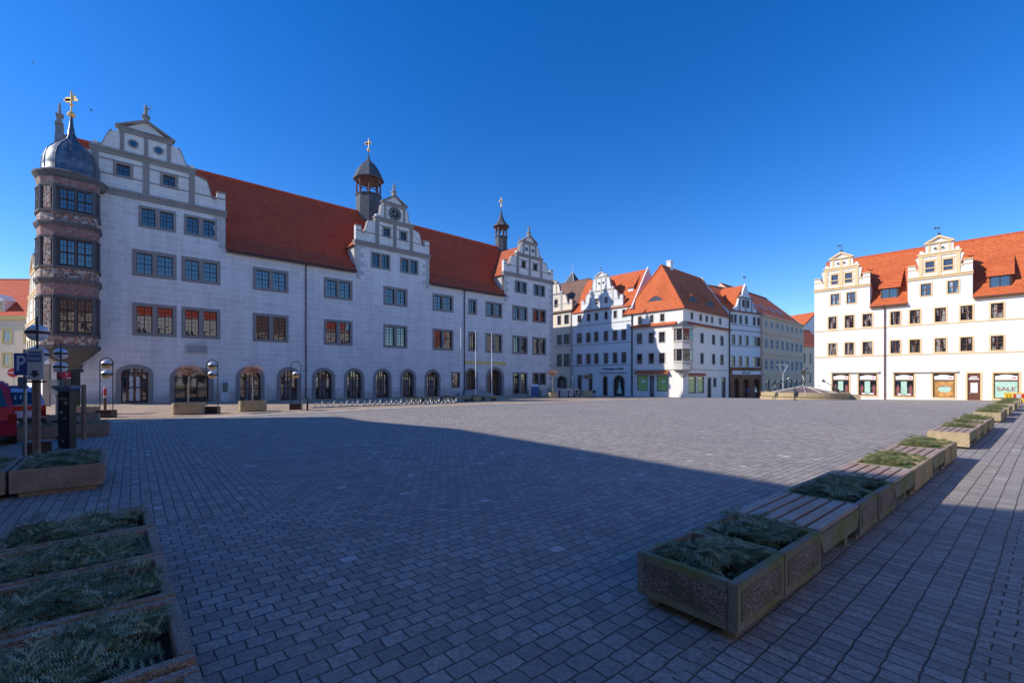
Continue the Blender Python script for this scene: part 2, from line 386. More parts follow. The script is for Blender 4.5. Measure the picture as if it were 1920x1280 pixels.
class Frame:
    def __init__(s, px, y0, dx, dy):
        n = math.hypot(dx, dy); s.d = Vector((dx/n, dy/n)); s.n = Vector((-s.d.y, s.d.x)); s.o = Vector(((px-960)/850*y0, y0)); s.ang = math.atan2(dy, dx)
    def p(s, u, w=0.0):
        q = s.o+s.d*u+s.n*w; return q
FT = Frame(92, 34.0, .737, .676); FR = Frame(1527, 55.7, .671, -.741); F3 = Frame(1185, 83.3, .671, -.741)
F3r = Frame(1280, 76, .737, .676); F2 = Frame(1073, 93.8, .671, -.741); F4 = Frame(1367, 88.4, .845, .536); F5 = Frame(1430, 94, .737, .676)

def settle(o, k=.88):
    """the far side of the square is drawn at a nominal size; bring the house to its real size and distance"""
    o.location = (o.location.x*k, o.location.y*k, o.location.z*k+EYE*(1-k)); o.scale = (k, k, k)

def strip(name, F, u0, u1, w0, w1, lift, mat, nu=30, nw=8):
    b = MB(); P = []
    for j in range(nw+1):
        for i in range(nu+1):
            q = F.p(u0+(u1-u0)*i/nu, w0+(w1-w0)*j/nw); P.append((q.x, q.y, gz(q.x, q.y)+lift))
    b.add(P, [(j*(nu+1)+i, j*(nu+1)+i+1, (j+1)*(nu+1)+i+1, (j+1)*(nu+1)+i) for j in range(nw) for i in range(nu)])
    o = b.build(name, mat); o['kind'] = 'structure'; return o
strip('pavement', FT, -14, 56, -21.6, .3, .012, M['walk'])
strip('kerb_strip', FT, -14, 56, -22.5, -21.6, .016, M['kerb'], 30, 1)
strip('pavement', FR, -2, 36, -4.2, .3, .012, M['walk'], 20, 3)

# ------------------------------------------------------------------ facades
class Face:
    """a facade plane of a building: local x along it, y inward, z up"""
    def __init__(s, root, ox=0.0, oy=0.0, ang=0.0): s.root = root; s.ox = ox; s.oy = oy; s.ang = ang; s.holes = []
    def loc(s, u, w, v): c, t = math.cos(s.ang), math.sin(s.ang); return (s.ox+u*c-w*t, s.oy+u*t+w*c, v)
    def put(s, mb, name, mat, u=0, w=0, v=0, parent=None, **kw): return mb.build(name, mat, s.root if parent is None else parent, s.loc(u, w, v) if parent is None else (u, w, v), s.ang if parent is None else 0, **kw)

def archpts(cu, A, vs, Rr, n=12): return [(cu-A*math.cos(PI*i/n), vs+Rr*math.sin(PI*i/n)) for i in range(n+1)]
def wallgrid(mb, u0, u1, v0, v1, holes, w=0.0, dep=.0, mat=0):
    hs = [h for h in holes if h[1] > u0 and h[0] < u1 and h[3] > v0 and h[2] < v1]
    us = sorted({u0, u1}|{clamp(x, u0, u1) for h in hs for x in h[:2]}); vs = sorted({v0, v1}|{clamp(x, v0, v1) for h in hs for x in h[2:4]})
    for a, b in zip(us, us[1:]):
        for c, d in zip(vs, vs[1:]):
            if b-a < 1e-6 or d-c < 1e-6: continue
            cu, cv = (a+b)/2, (c+d)/2
            if any(h[0] < cu < h[1] and h[2] < cv < h[3] for h in hs): continue
            mb.poly([(a, w, c), (b, w, c), (b, w, d), (a, w, d)], mat)
    for h in hs:
        if len(h) > 4 and h[4]:
            a, b, c, d, r = h[:5]; P = archpts((a+b)/2, (b-a)/2, d-r, r, 12)
            mb.poly([(a, w, d)]+[(p[0], w, p[1]) for p in P[:7]], mat); mb.poly([(b, w, d)]+[(p[0], w, p[1]) for p in P[6:][::-1]], mat)
CACHE = {}
def cached(key, fn):
    if key not in CACHE: CACHE[key] = fn()
    return CACHE[key]
def window(F, u0, u1, v0, v1, sw=.12, smat='ltrim', lights=1, mull=.3, cols=2, rows=2, fmat='timber', gmat='glass', depth=.16, proud=.04,
           sill=.0, tr=.5, fw=.055, hole=True, name='window', label=None, minor=0, gable=0.0):
    W, H = round(u1-u0, 2), round(v1-v0, 2)
    if hole: F.holes.append((u0+sw-.01, u0+W-sw+.01, v0+sw-.01, v0+H-sw+.01, 0))
    fr = proud+.01 if not hole else 0
    d1 = depth if hole else -.002
    def surround():
        b = MB(); y0, y1 = -proud, (depth+.05 if hole else .0)
        b.box(0, sw, y0, y1, sw, H-sw); b.box(W-sw, W, y0, y1, sw, H-sw); b.box(0, W, y0, y1, H-sw, H); b.box(-sill, W+sill, y0-sill, y1, 0, sw)
        if lights == 2: b.box(W/2-mull/2, W/2+mull/2, y0+.01, y1, sw, H-sw)
        if gable: b.box(-.06, W+.06, y0-.08, y0+.02, H, H+.09)
        return b.mesh('window_surround', M[smat], bevel=.012 if W > 2 else 0)
    wo = inst(name, cached(('s', W, H, sw, smat, lights, mull, sill, proud, hole, gable), surround), F.root, F.loc(u0, 0, v0), F.ang, label)
    if lights == 2: LW = (W-2*sw-mull)/2; xs_ = [sw, W/2+mull/2]
    else: LW = W-2*sw; xs_ = [sw]
    LH = H-2*sw; fy = d1 if hole else -proud*.55
    def frame():
        b = MB(); y0, y1 = fy-.05, fy
        if not hole: y0, y1 = -proud*.8, -.004
        b.box(0, fw, y0, y1, 0, LH); b.box(LW-fw, LW, y0, y1, 0, LH); b.box(fw, LW-fw, y0, y1, 0, fw); b.box(fw, LW-fw, y0, y1, LH-fw, LH)
        for k in range(1, cols): b.box(LW*k/cols-fw*.6, LW*k/cols+fw*.6, y0-.012, y1, fw, LH-fw)
        tv = tr if isinstance(tr, (list, tuple)) else ([tr] if tr else [])
        for t in tv: b.box(fw, LW-fw, y0-.008, y1, LH*t-fw*.55, LH*t+fw*.55)
        th = .013
        for k in range(1, rows):
            z = LH*k/rows
            if all(abs(z-LH*t) > .1 for t in tv): b.box(fw, LW-fw, y0+.012, y1, z-th, z+th)
        if minor:
            for k in range(cols):
                x = LW*(k+.5)/cols; b.box(x-th, x+th, y0+.014, y1, fw, LH-fw)
        return b.mesh('window_frame', M[fmat])
    def pane():
        b = MB(); y = fy-.012 if hole else -proud*.35
        b.box(.02, LW-.02, y, y+.008, .02, LH-.02); return b.mesh('pane', M[gmat])
    fm = cached(('f', round(LW, 2), round(LH, 2), cols, rows, str(tr), fw, fmat, hole, depth, minor, proud), frame); pm = cached(('p', round(LW, 2), round(LH, 2), gmat, hole, depth, proud), pane)
    for x in xs_: inst('frame', fm, wo, (x, 0, sw)); inst('pane', pm, wo, (x, 0, sw))
    return wo

def ring(mb, cu, A, vb, vs, Rr, t, y0, y1, n=14):
    mb.box(cu-A-t, cu-A, y0, y1, vb, vs); mb.box(cu+A, cu+A+t, y0, y1, vb, vs)
    I = archpts(cu, A, vs, Rr, n); O = archpts(cu, A+t, vs, Rr+t, n)
    for k in range(n):
        q = [I[k], I[k+1], O[k+1], O[k]]
        mb.prism(q, 'y', y0, y1)
def arch_door(F, u0, u1, vb, vt, t=.34, rise=None, kind='shop', depth=.45, smat='sand', name='arched_door', wmat='timber', gmat='glassc', label=None):
    cu = (u0+u1)/2; A = (u1-u0)/2-t; top = vt-t; r = rise if rise else min(A*.8, .9); vs = top-r
    F.holes.append((cu-A, cu+A, vb-.5, top, r))
    b = MB(); ring(b, 0, A, vb-.4, vs, r, t, -.05, depth+.05)
    wo = F.put(b, name, M[smat], cu, 0, 0, label=label)
    def vtop(x): return vs+r*math.sqrt(max(0, 1-(x/A)**2))
    p = MB(); P = [(-A, vb-.3), (A, vb-.3)]+archpts(0, A, vs, r, 12)[::-1]; p.prism(P, 'y', depth-.03, depth-.02)
    p.build('pane' if kind != 'wood' else 'door_leaf', M[gmat] if kind != 'wood' else M['ltimber'], wo)
    f = MB(); y0, y1 = depth-.11, depth-.02
    xs_ = {'shop': [-A+.05, -A*.42, 0, A*.42, A-.05], 'wide': [-A+.05, -A*.35, A*.35, A-.05], 'wood': [-A+.05, -A*.5, 0, A*.5, A-.05], 'double': [-A+.06, -A*.55, 0, A*.55, A-.06]}[kind]
    for x in xs_: f.box(x-.05, x+.05, y0, y1, vb-.3, vtop(x)-.01 if abs(x) < A*.9 else vtop(A*.86))
    for v in ([vb, vs+.02, vb+(vs-vb)*.52] if kind != 'wood' else [vb, vs]): f.box(-A+.02, A-.02, y0+.01, y1, v-.05, v+.05)
    if kind in ('shop',):
        for s in (-1, 1):
            for k in range(1, 6):
                v = vb+(vs-vb)*k/6; f.box(min(s*A*.44, s*A*.96), max(s*A*.44, s*A*.96), y0+.03, y1, v-.015, v+.015)
        for k in range(-3, 4):
            x = A*k/4; f.box(x-.015, x+.015, y0+.03, y1, vs, vtop(x)-.03)
    if kind == 'wide':
        for k in range(1, 16): f.box(-A, A, y0-.02, y0-.012, vb+k*.15-.005, vb+k*.15+.005)
        for k in range(-10, 11):
            x = A*k/10.5; f.box(x-.005, x+.005, y0-.02, y0-.012, vb, vtop(x))
    f.build('frame', M[wmat], wo)
    if kind in ('shop', 'double'):
        c = MB()
        for s in (-1, 1): c.box(min(s*.09, s*A*.38), max(s*.09, s*A*.38), depth-.045, depth-.035, vb+.15, vs-.25)
        c.build('curtain', M['paper'] if kind == 'double' else M['curt'], wo)
    return wo
M['curt'] = plain('grey_curtain', (.20, .19, .20), .8, 0, .3, 4)

def gable(F, cu, W, w1, w2, V, smat, tmat, wins=(), rounds=(), clock=False, th=.45, quad=False, pil=.42, top='statue', name='gable', lb=.1, label=None):
    """stepped renaissance gable with volutes, pilasters, cornices and pediment"""
    V0, V1, V2, V3, V4, V5, V6 = V
    b = MB()
    holes = F.holes
    wallgrid(b, cu-w1, cu+w1, V1, V2, holes)
    b.box(cu-w1, cu+w1, .25, th, V1, V2)
    for s in (-1, 1):
        hh = V2-V1
        P = [(cu+s*w1, V1), (cu+s*W, V1), (cu+s*W, V1+hh*.60), (cu+s*(W-.62), V1+hh*.60), (cu+s*(W-.70), V1+hh*.36)]
        n = 9; xa, xb = W-.95, w1+(W-w1)*.34
        for i in range(n+1):
            t = i/n; x = xa+(xb-xa)*t; z = V1+hh*(.34+.58*(.5-.5*math.cos(PI*min(1, t*1.05)))**.9); P.append((cu+s*x, z))
        P += [(cu+s*(w1+.28), V2-.04), (cu+s*w1, V2-.02)]
        b.prism(P, 'y', 0.003, th-.01)
        P = [(cu+s*w2, V3), (cu+s*(w1-.05), V3), (cu+s*(w1-.05), V3+.28), (cu+s*(w1-.22), V3+.36), (cu+s*(w1-.38), V3+.22)]
        xa, xb = w1-.48, w2+(w1-w2)*.3; hh = V4-V3
        for i in range(n+1):
            t = i/n; x = xa+(xb-xa)*t; z = V3+.12+(hh-.2)*(.5-.5*math.cos(PI*t))**.85; P.append((cu+s*x, z))
        P += [(cu+s*w2, V4-.03)]
        b.prism(P, 'y', 0.003, th-.01)
    b.box(cu-w2, cu+w2, 0.0, th, V3, V4+.02)
    b.prism([(cu-w2-.15, V4+.1), (cu+w2+.15, V4+.1), (cu, V6-.1)], 'y', .02, th)
    g = F.put(b, name, M[smat], 0, -.01, 0, label=label)
    c = MB()
    def band(x0, x1, z0, z1, p): c.box(x0, x1, -p, th+.02, z0, z1)
    band(cu-W-lb, cu+W+lb, V0, V0+(V1-V0)*.6, .1); band(cu-W-lb*1.6, cu+W+lb*1.6, V0+(V1-V0)*.6, V1, .17)
    band(cu-w1-.06, cu+w1+.06, V2, V2+(V3-V2)*.6, .09); band(cu-w1-.14, cu+w1+.14, V2+(V3-V2)*.6, V3, .16)
    band(cu-w2-.1, cu+w2+.1, V4, V5-.12, .10); band(cu-w2-.28, cu+w2+.28, V5-.12, V5, .18)
    for s in (-1, 1):
        c.prism([(cu+s*(w2+.32), V5), (cu+s*(w2+.05), V5), (cu, V6-.22), (cu, V6)], 'y', -.2, th+.02)
        c.box(min(cu+s*(W+.02), cu+s*(W-.66)), max(cu+s*(W+.02), cu+s*(W-.66)), -.1, th+.02, V1+(V2-V1)*.6, V1+(V2-V1)*.6+.1)
    zz = V1+(V2-V1)*.40; c.box(cu-W, cu+W, -.05, -.012, zz-.05, zz+.05)
    zz = V1+(V2-V1)*.84; c.box(cu-w1, cu+w1, -.05, -.012, zz-.04, zz+.04)
    for x in (cu-w1+pil*.5, cu, cu+w1-pil*.5): c.box(x-pil/2, x+pil/2, -.065, -.013, V1, V2)
    for x in ((cu-w2+pil*.3, cu, cu+w2-pil*.3) if not clock else (cu-w2+pil*.3, cu+w2-pil*.3)): c.box(x-pil*.3, x+pil*.3, -.065, -.013, V3, V4)
    c.build('cornice', M[tmat], g)
    # curved coping on the volutes
    for s in (-1, 1):
        hh = V2-V1; n = 9; xa, xb = W-.95, w1+(W-w1)*.34; pts = [(cu+s*(W-.70), V1+hh*.36)]
        for i in range(n+1):
            t = i/n; pts.append((cu+s*(xa+(xb-xa)*t), V1+hh*(.34+.58*(.5-.5*math.cos(PI*min(1, t*1.05)))**.9)))
        pts.append((cu+s*(w1+.28), V2-.04)); xa, xb = w1-.48, w2+(w1-w2)*.3; hh = V4-V3
        p2 = [(cu+s*(w1-.38), V3+.22)]+[(cu+s*(xa+(xb-xa)*i/n), V3+.12+(hh-.2)*(.5-.5*math.cos(PI*i/n))**.85) for i in range(n+1)]
        for q in (pts, p2):
            k = MB()
            for (x0, z0), (x1, z1) in zip(q, q[1:]): k.prism([(x0, z0-.05), (x1, z1-.05), (x1, z1+.05), (x0, z0+.05)], 'y', -.07, th+.03)
            k.build('coping', M[tmat], g)
    for (x, z, r) in rounds:
        o = MB(); o.lathe(0, 0, [(r, 0), (r*1.45, 0), (r*1.45, .06), (r, .06), (r, 0)], 16)
        q = o.build('round_window', M[tmat], g, (x, -.01, z)); q.rotation_euler = (PI/2, 0, 0)
        o = MB(); o.lathe(0, 0, [(r, 0), (r, .02)], 16); q2 = o.build('pane', M['glassd'], q)
    if clock:
        o = MB(); o.lathe(0, 0, [(.80, 0), (.80, .07), (.72, .09), (.72, .05)], 32); q = o.build('clock', M['sand'], g, (cu, -.03, (V3+V4)/2)); q.rotation_euler = (PI/2, 0, 0)
        o = MB(); o.lathe(0, 0, [(.73, .05), (.73, .06)], 32); o.build('clock_face', M['dark'], q)
        o = MB()
        for h in range(12):
            a = h*PI/6; c_, s_ = math.cos(a), math.sin(a)
            o.add([(c_*r_-s_*t_, s_*r_+c_*t_, .075) for r_, t_ in ((.48, -.035), (.68, -.035), (.68, .035), (.48, .035))], [(0, 1, 2, 3)])
        for a, L in ((R(200), .42), (R(80), .58)):
            c_, s_ = math.cos(a), math.sin(a); o.add([(c_*r_-s_*t_, s_*r_+c_*t_, .085) for r_, t_ in ((-.1, -.03), (L, -.015), (L, .015), (-.1, .03))], [(0, 1, 2, 3)])
        o.build('clock_hands_and_marks', M['ltrim'], q)
    p = MB(); kk = 1.0 if top == 'statue' else .45
    p.box(cu-.2*kk, cu+.2*kk, -.0, .4*kk, V6-.25, V6+.32*kk); p.box(cu-.27*kk, cu+.27*kk, -.07, .47*kk, V6+.32*kk, V6+.42*kk)
    if top == 'statue':
        z = V6+.42
        p.lathe(cu, .2, [(.13, z), (.15, z+.25), (.10, z+.42), (.17, z+.62), (.12, z+.72), (.05, z+.76), (.10, z+.84), (.07, z+.95), (.0, z+.98)], 8)
        p.cyl((cu+.1, .2, z+.62), (cu+.3, .15, z+.80), .05, .03, 6); p.cyl((cu+.3, .15, z+.3), (cu+.3, .15, z+1.25), .015, .015, 5)
    else:
        z = V6+.19; p.cyl((cu, .1, z), (cu, .1, z+.75), .02, .015, 6); p.box(cu-.32, cu+.08, .09, .11, z+.52, z+.64); p.box(cu-.40, cu-.25, .09, .11, z+.55, z+.70)
    p.build('finial', M[tmat if top == 'statue' else 'dark'], g)
    return g

def cornice_band(F, u0, u1, v0, v1, p, mat, name='string_course', w1=.02):
    b = MB(); b.box(u0, u1, -p, w1, v0, v1); return F.put(b, name, M[mat])
def quoins(F, u, s, v0, v1, mat='quoin', h=.49, a=.95, c=.55, name='quoins'):
    b = MB(); z = v0; k = 0
    while z < v1-.1:
        L = a if k % 2 else c; z1 = min(v1, z+h-.025); b.box(min(u, u+s*L), max(u, u+s*L), -.018, .005, z, z1); z += h; k += 1
    return F.put(b, name, M[mat], bevel=.006)
def pipe(F, u, v0, v1, mat='pipe', r=.06):
    b = MB(); b.tube([(u, -.12, v0), (u, -.12, v1-.4), (u, -.42, v1-.05)], r, 8)
    z = v0+1
    while z < v1-.5: b.box(u-.08, u+.08, -.19, 0, z-.02, z+.02); z += 2.2
    return F.put(b, 'downpipe', M[mat])
def gutter(F, u0, u1, v, w=-.5, mat='pipe'):
    b = MB(); b.cyl((u0, w, v), (u1, w, v), .09, .09, 8); return F.put(b, 'gutter', M[mat])
def main_roof(F, u0, u1, ve, vr, D, mat, over=.45, kick=1.3, name='roof', w0=0.0, label=None, flush=()):
    b = MB(); sl = (vr-ve)/(D); k = kick; m1 = ve+k*sl*.86
    P = [(-over, ve-.12), (k, m1), (D, vr), (2*D-k, m1), (2*D+over, ve-.12), (D, ve-.15)]
    t = (.3+over)/(k+over); Q = [(.3, ve-.12+(m1-ve+.12)*t)]+P[1:]; Q[-1] = (D, ve-.1)
    us = [u0]; 
    for a, c in flush: us += [a, c]
    us.append(u1)
    segs = []
    if flush:
        u = u0
        for a, c in flush:
            if a > u+.05: segs.append((u, a, P))
            segs.append((max(a, u0), min(c, u1), Q)); u = c
        if u < u1-.05: segs.append((u, u1, P))
    else: segs = [(u0, u1, P)]
    for a, c, pr in segs: b.prism(pr, 'x', a, c)
    o = F.put(b, name, M[mat], 0, w0, 0, label=label)
    c = MB(); c.cyl((u0, D, vr), (u1, D, vr), .13, .13, 8); c.build('ridge_tiles', M[mat], o)
    return o
def shell(F, u0, u1, D, vb, ve, vr, mat, name='rear_walls', front=False):
    """end and rear walls"""
    b = MB(); 
    for u in (u0, u1): b.poly([(u, 0.001, vb), (u, 2*D, vb), (u, 2*D, ve-.02), (u, D, vr-.08), (u, 0.001, ve-.02)])
    b.poly([(u0, 2*D, vb), (u1, 2*D, vb), (u1, 2*D, ve), (u0, 2*D, ve)]); return F.put(b, name, M[mat])

# =================================================================== TOWN HALL
th = thing('town_hall', 'long pale ashlar town hall with three stepped gables, dark red roof and corner oriel', 'town hall', (FT.o.x, FT.o.y, 0), FT.ang)
T = Face(th)
UE = 55.94; VE = 13.78; VR = 23.2; DH = 7.5
kw = dict(sw=.27, smat='sand', lights=2, mull=.36, cols=2, minor=1, fw=.05, depth=.22)
row1 = [(4.79, 7.73), (8.07, 10.96), (13.6, 16.78), (20.24, 23.35), (27.0, 30.1), (33.62, 36.78), (42.13, 45.26), (47.15, 50.3), (51.28, 54.34)]
for a, b in row1:
    window(T, a, b, 5.42, 8.15, rows=6, tr=[.66], gmat='glass', **kw)
    window(T, a, b, 10.35, 12.55, rows=4, tr=[.5], **kw)
k1 = dict(kw); k1['lights'] = 1
window(T, 39.19, 40.65, 5.5, 8.15, rows=6, tr=[.66], **k1); window(T, 39.19, 40.65, 10.4, 12.55, rows=4, tr=[.5], **k1)
for a, b in [(5.19, 7.69), (8.25, 10.71), (25.46, 27.88), (29.1, 31.6), (47.64, 50.15), (51.51, 54.1)]:
    window(T, a, b, 14.45 if a < 20 else 14.4, 16.25, rows=4, tr=[.5], **{**kw, 'sw': .2})
for a, b in [(3.6, 4.86), (6.59, 7.84)]: window(T, a, b, 18.15, 19.45, rows=4, **{**k1, 'sw': .22})
for a, b in [(26.85, 27.95), (29.0, 30.1)]: window(T, a, b, 18.15, 19.4, rows=4, **{**k1, 'sw': .18})
for a, b in [(48.95, 49.95), (51.35, 52.45)]: window(T, a, b, 18.15, 19.4, rows=4, **{**k1, 'sw': .18})
window(T, 36.44, 37.88, .62, 2.71, rows=6, **{**k1, 'sw': .15})
window(T, 47.22, 50.26, -.55, 2.75, rows=5, **{**kw, 'sw': .2})
window(T, 51.28, 54.34, .79, 2.76, rows=4, **{**kw, 'sw': .2})
arch_door(T, 3.75, 6.15, -.1, 3.05, kind='double', rise=.42, wmat='brown')
arch_door(T, 7.25, 10.42, -.15, 3.02, kind='wide', rise=.75, name='arched_shopfront', wmat='black', gmat='glassd')
for a, b in [(12.19, 14.61), (15.7, 17.95), (19.05, 21.42), (22.4, 24.7), (25.77, 28.01), (29.12, 31.27), (32.47, 34.81)]:
    arch_door(T, a, b, -.25, 3.03, kind='shop', rise=.7, wmat='brown')
arch_door(T, 38.58, 40.82, .55, 3.29, kind='wood', rise=.72, t=.3, name='wooden_door')
# deep portal
pw = arch_door(T, 42.2, 45.56, -.45, 3.5, kind='wood', rise=1.15, t=.42, depth=.95, name='arched_portal')
wb = MB()
wallgrid(wb, 0, UE, -1.6, VE, T.holes)
for a, b in ((0, 11.37), (23.71, 33.15), (45.56, UE)): wallgrid(wb, a, b, VE, 16.7, T.holes)
T.put(wb, 'wall', M['ash'])
TV = (16.65, 17.2, 19.85, 20.35, 21.9, 22.35, 23.4)
gable(T, 5.68, 5.68, 3.35, 1.65, TV, 'ash', 'sand', rounds=[(4.85, 21.15, .24), (6.5, 21.15, .24)])
gable(T, 28.43, 4.72, 2.4, 1.35, TV, 'ash', 'sand', clock=True)
gable(T, 50.72, 5.2, 2.7, 1.4, TV, 'ash', 'sand', rounds=[(50.05, 21.15, .22), (51.4, 21.15, .22)])
shell(T, 0, UE, DH, -1.6, VE, VR, 'ash')
main_roof(T, .3, UE-.25, VE, VR, DH, 'thtile', over=.5, kick=1.5, flush=((0, 11.4), (23.68, 33.18), (45.53, UE)))
for cu, W, vr in ((5.68, 5.66, 22.3), (28.43, 4.7, 22.0), (50.72, 5.2, 22.2)):
    d = MB(); d.prism([(cu-W-.3, 16.62), (cu, vr), (cu+W+.3, 16.62), (cu, 16.5)], 'y', .4, 7.6); d.prism([(cu-W, 13.6), (cu-W, 16.75), (cu, vr-.3), (cu+W, 16.75), (cu+W, 13.6)], 'y', .46, 4.5, 1)
    T.put(d, 'cross_roof', [M['tile2'], M['quoin']])
wg = MB(); wg.prism([(46.5, -1), (46.5, 16.0), (51.2, 23.0), (55.9, 16.0), (55.9, -1)], 'y', 15.05, 26); wg2 = T.put(wg, 'rear_wing', M['ash']); wg = MB(); wg.prism([(46.1, 15.7), (51.2, 23.3), (56.2, 15.7), (51.2, 23.05)], 'y', 8, 26.2); wg.build('rear_wing_roof', M['thtile'], wg2)
for u, s, a, b in ((11.37, -1, 13.8, 16.6), (23.71, 1, 12.9, 16.6), (33.15, -1, 13.0, 16.6), (45.56, 1, 12.9, 16.6), (UE, -1, -.8, 16.6), (2.84+.2, 1, 3, 4)):
    if u != 3.04: quoins(T, u, s, a, b)
for a, b in ((11.37, 23.71), (33.15, 45.56)): gutter(T, a+.05, b-.05, VE-.2, -.52)
pipe(T, 18.42, -.3, VE-.1); pipe(T, 38.5, -.6, VE-.1)
for a, b in ((11.4, 23.68), (33.18, 45.53)): cornice_band(T, a, b, VE-.32, VE-.12, .16, 'sand', 'eaves_cornice')
pl = MB(); pl.prism([(8.4, 4.1), (10.0, 4.1), (10.0, 4.85), (9.7, 5.05), (9.2, 5.13), (8.7, 5.05), (8.4, 4.85)], 'y', -.08, .01)
q = T.put(pl, 'plaque', M['ltrim']); e = MB(); e.box(8.5, 9.9, -.1, -.082, 4.2, 4.8); e.build('plaque_panel', M['greytrim'], q); text(q, 'co', .45, M['ltrim'], (9.2, -.105, 4.5), 'relief', .01)
text(th, 'RATHAVS STADT TORGAV', .62, M['goldp'], (42.3, -.07, 3.98), 'lettering', .02, sx=.98, bold=.03)
# end gables (the far silhouettes)
for u in (0.0, UE-.5):
    e = MB(); pts = [(-.0, VE), (0, VE+.8), (1.2, VE+1.2), (1.9, VE+2.6), (2.4, VE+3.6), (3.3, VE+3.9), (4.2, VE+6.0), (5.2, VE+6.9), (6.0, VR-.9), (6.8, VR+.0), (7.1, VR+.75)]
    pts += [(15-a, b) for a, b in pts[::-1]]; e.prism(pts, 'x', u, u+.5)
    e.box(u-.05, u+.5, 7.0, 8.0, VR+.75, VR+.95); e.box(u+.05, u+.4, 7.3, 7.7, VR+.95, VR+1.6); e.box(u-.0, u+.5, 7.2, 7.8, VR+1.6, VR+1.75)
    e.lathe(u+.25, 7.5, [(.09, VR+1.7), (.12, VR+2.1), (.06, VR+2.35), (.10, VR+2.5), (.05, VR+2.7), (0, VR+3.0)], 8)
    T.put(e, 'end_gable', M['sand'])
def turret(u, vb, vo, ve, r, dome, needle, wind, fat):
    d = MB(); d.lathe(u, DH, [(r, vb), (r, vo)], 8, PI/8); d.lathe(u, DH, [(r+.12, vo), (r+.12, vo+.12)], 8, PI/8)
    o = T.put(d, 'bell_turret', M['slate'])
    p = MB()
    for k in range(8):
        a = 2*PI*k/8+PI/8; x, y = u+(r-.08)*math.cos(a), DH+(r-.08)*math.sin(a); p.cyl((x, y, vo+.1), (x, y, ve), .11, .09, 6)
        a2 = a+2*PI/8; x2, y2 = u+(r-.08)*math.cos(a2), DH+(r-.08)*math.sin(a2)
        p.cyl((x, y, vo+.55), (x2, y2, vo+.55), .04, .04, 5); p.cyl((x, y, ve-.2), (x2, y2, ve-.2), .16, .16, 6)
        mx, my = (x+x2)/2, (y+y2)/2; p.cyl((x, y, ve-.8), (mx, my, ve-.25), .06, .05, 5); p.cyl((x2, y2, ve-.8), (mx, my, ve-.25), .06, .05, 5)
    p.lathe(u, DH, [(r, ve-.2), (r+.2, ve)], 8, PI/8); p.lathe(u, DH, [(r-.2, ve-.35), (r-.2, ve-.2)], 8, PI/8)
    p.build('posts', M['brown'], o)
    m = MB(); m.lathe(u, DH, dome, 8, PI/8); m.build('dome', M['slate'], o)
    z = dome[-1][1]; n = MB(); n.cyl((u, DH, z-.1), (u, DH, needle), .06, .03, 6); n.build('spire', M['dark'], o)
    b = MB(); b.lathe(u, DH, [(0, needle), (.14*fat, needle+.05), (.22*fat, needle+.22), (.14*fat, needle+.4), (.03, needle+.46), (.03, wind)], 10)
    c, s_ = math.cos(-T.ang-th.rotation_euler.z), math.sin(-th.rotation_euler.z)
    for (x0, x1, z0, z1) in ((-.5, .38, wind-.55, wind-.38), (-.42, -.1, wind-.62, wind-.2), (.0, .3, wind-.5, wind-.15), (-.05, .05, wind-.2, wind+.25)):
        b.add([(u+x*c*fat, DH+x*s_*fat+dy, z) for dy in (-.02, .02) for x, z in ((x0, z0), (x1, z0), (x1, z1), (x0, z1))], [(0, 1, 2, 3), (7, 6, 5, 4), (0, 1, 5, 4), (1, 2, 6, 5), (2, 3, 7, 6), (3, 0, 4, 7)])
    b.build('weather_vane', M['gold'], o)
turret(28.7, 21.0, 25.45, 27.6, 1.55, [(1.95, 27.5), (1.98, 27.65), (1.75, 28.1), (1.45, 28.8), (1.05, 29.4), (.6, 29.85), (.25, 30.2), (.1, 30.7)], 31.3, 32.8, 1.0)
turret(51.6, 21.0, 24.9, 26.7, 1.02, [(1.4, 26.6), (1.42, 26.7), (.95, 27.15), (.55, 27.7), (.28, 28.4), (.1, 29.3)], 29.9, 31.3, .7)
# steps at the wooden door
st = MB()
for k in range(6): st.box(38.2-.28*(5-k)+.3, 41.2+.28*(5-k), -.5-.3*(5-k), .0, -.7, -.42+.16*k)
T.put(st, 'steps', M['greytrim'])

# oriel at the corner
def ring_pts(off=0.0):
    P = [(2.75, .0), (2.75, -1.45), (2.45, -2.0), (.35, -2.0), (-.35, -1.35), (-.62, -.3), (-.62, 1.5), (-.1, 2.1)]
    cx, cy = 1.15, -.1; R_ = []
    for x, y in P:
        l = math.hypot(x-cx, y-cy); k = (l+off)/l; R_.append((cx+(x-cx)*k, cy+(y-cy)*k if y < 1.9 else y))
    return R_
ob = MB()
def oring(z0, z1, o0, o1=None, mat=0):
    o1 = o0 if o1 is None else o1; A = ring_pts(o0); B = ring_pts(o1); n = len(A)
    ob.add([(x, y, z0) for x, y in A]+[(x, y, z1) for x, y in B], [[i, (i+1) % n, (i+1) % n+n, i+n] for i in range(n-1)]+[list(range(n)), [i+n for i in range(n)]], mat)
oring(2.9, 3.35, -1.5, -.75); oring(3.35, 3.75, -.75, -.25); oring(3.75, 4.1, -.25, .1); oring(4.1, 4.35, .14)
oring(4.35, 5.0, .02, .02, 1); oring(5.0, 5.15, .12)
oring(5.15, 7.85, -.06); oring(7.85, 8.0, .08); oring(8.0, 8.85, .0, .04, 2); oring(8.85, 9.1, .1, .22); oring(9.1, 9.22, .22)
oring(9.22, 9.95, .03, .03, 1); oring(9.95, 10.1, .14)
oring(10.1, 12.15, -.06); oring(12.15, 12.3, .08); oring(12.3, 13.0, .0, .04, 2); oring(13.0, 13.2, .1, .22); oring(13.2, 13.32, .22)
oring(13.32, 14.0, .03, .03, 1); oring(14.0, 14.15, .14)
oring(14.15, 15.85, -.06); oring(15.85, 16.0, .08); oring(16.0, 16.5, .0, .1, 2)
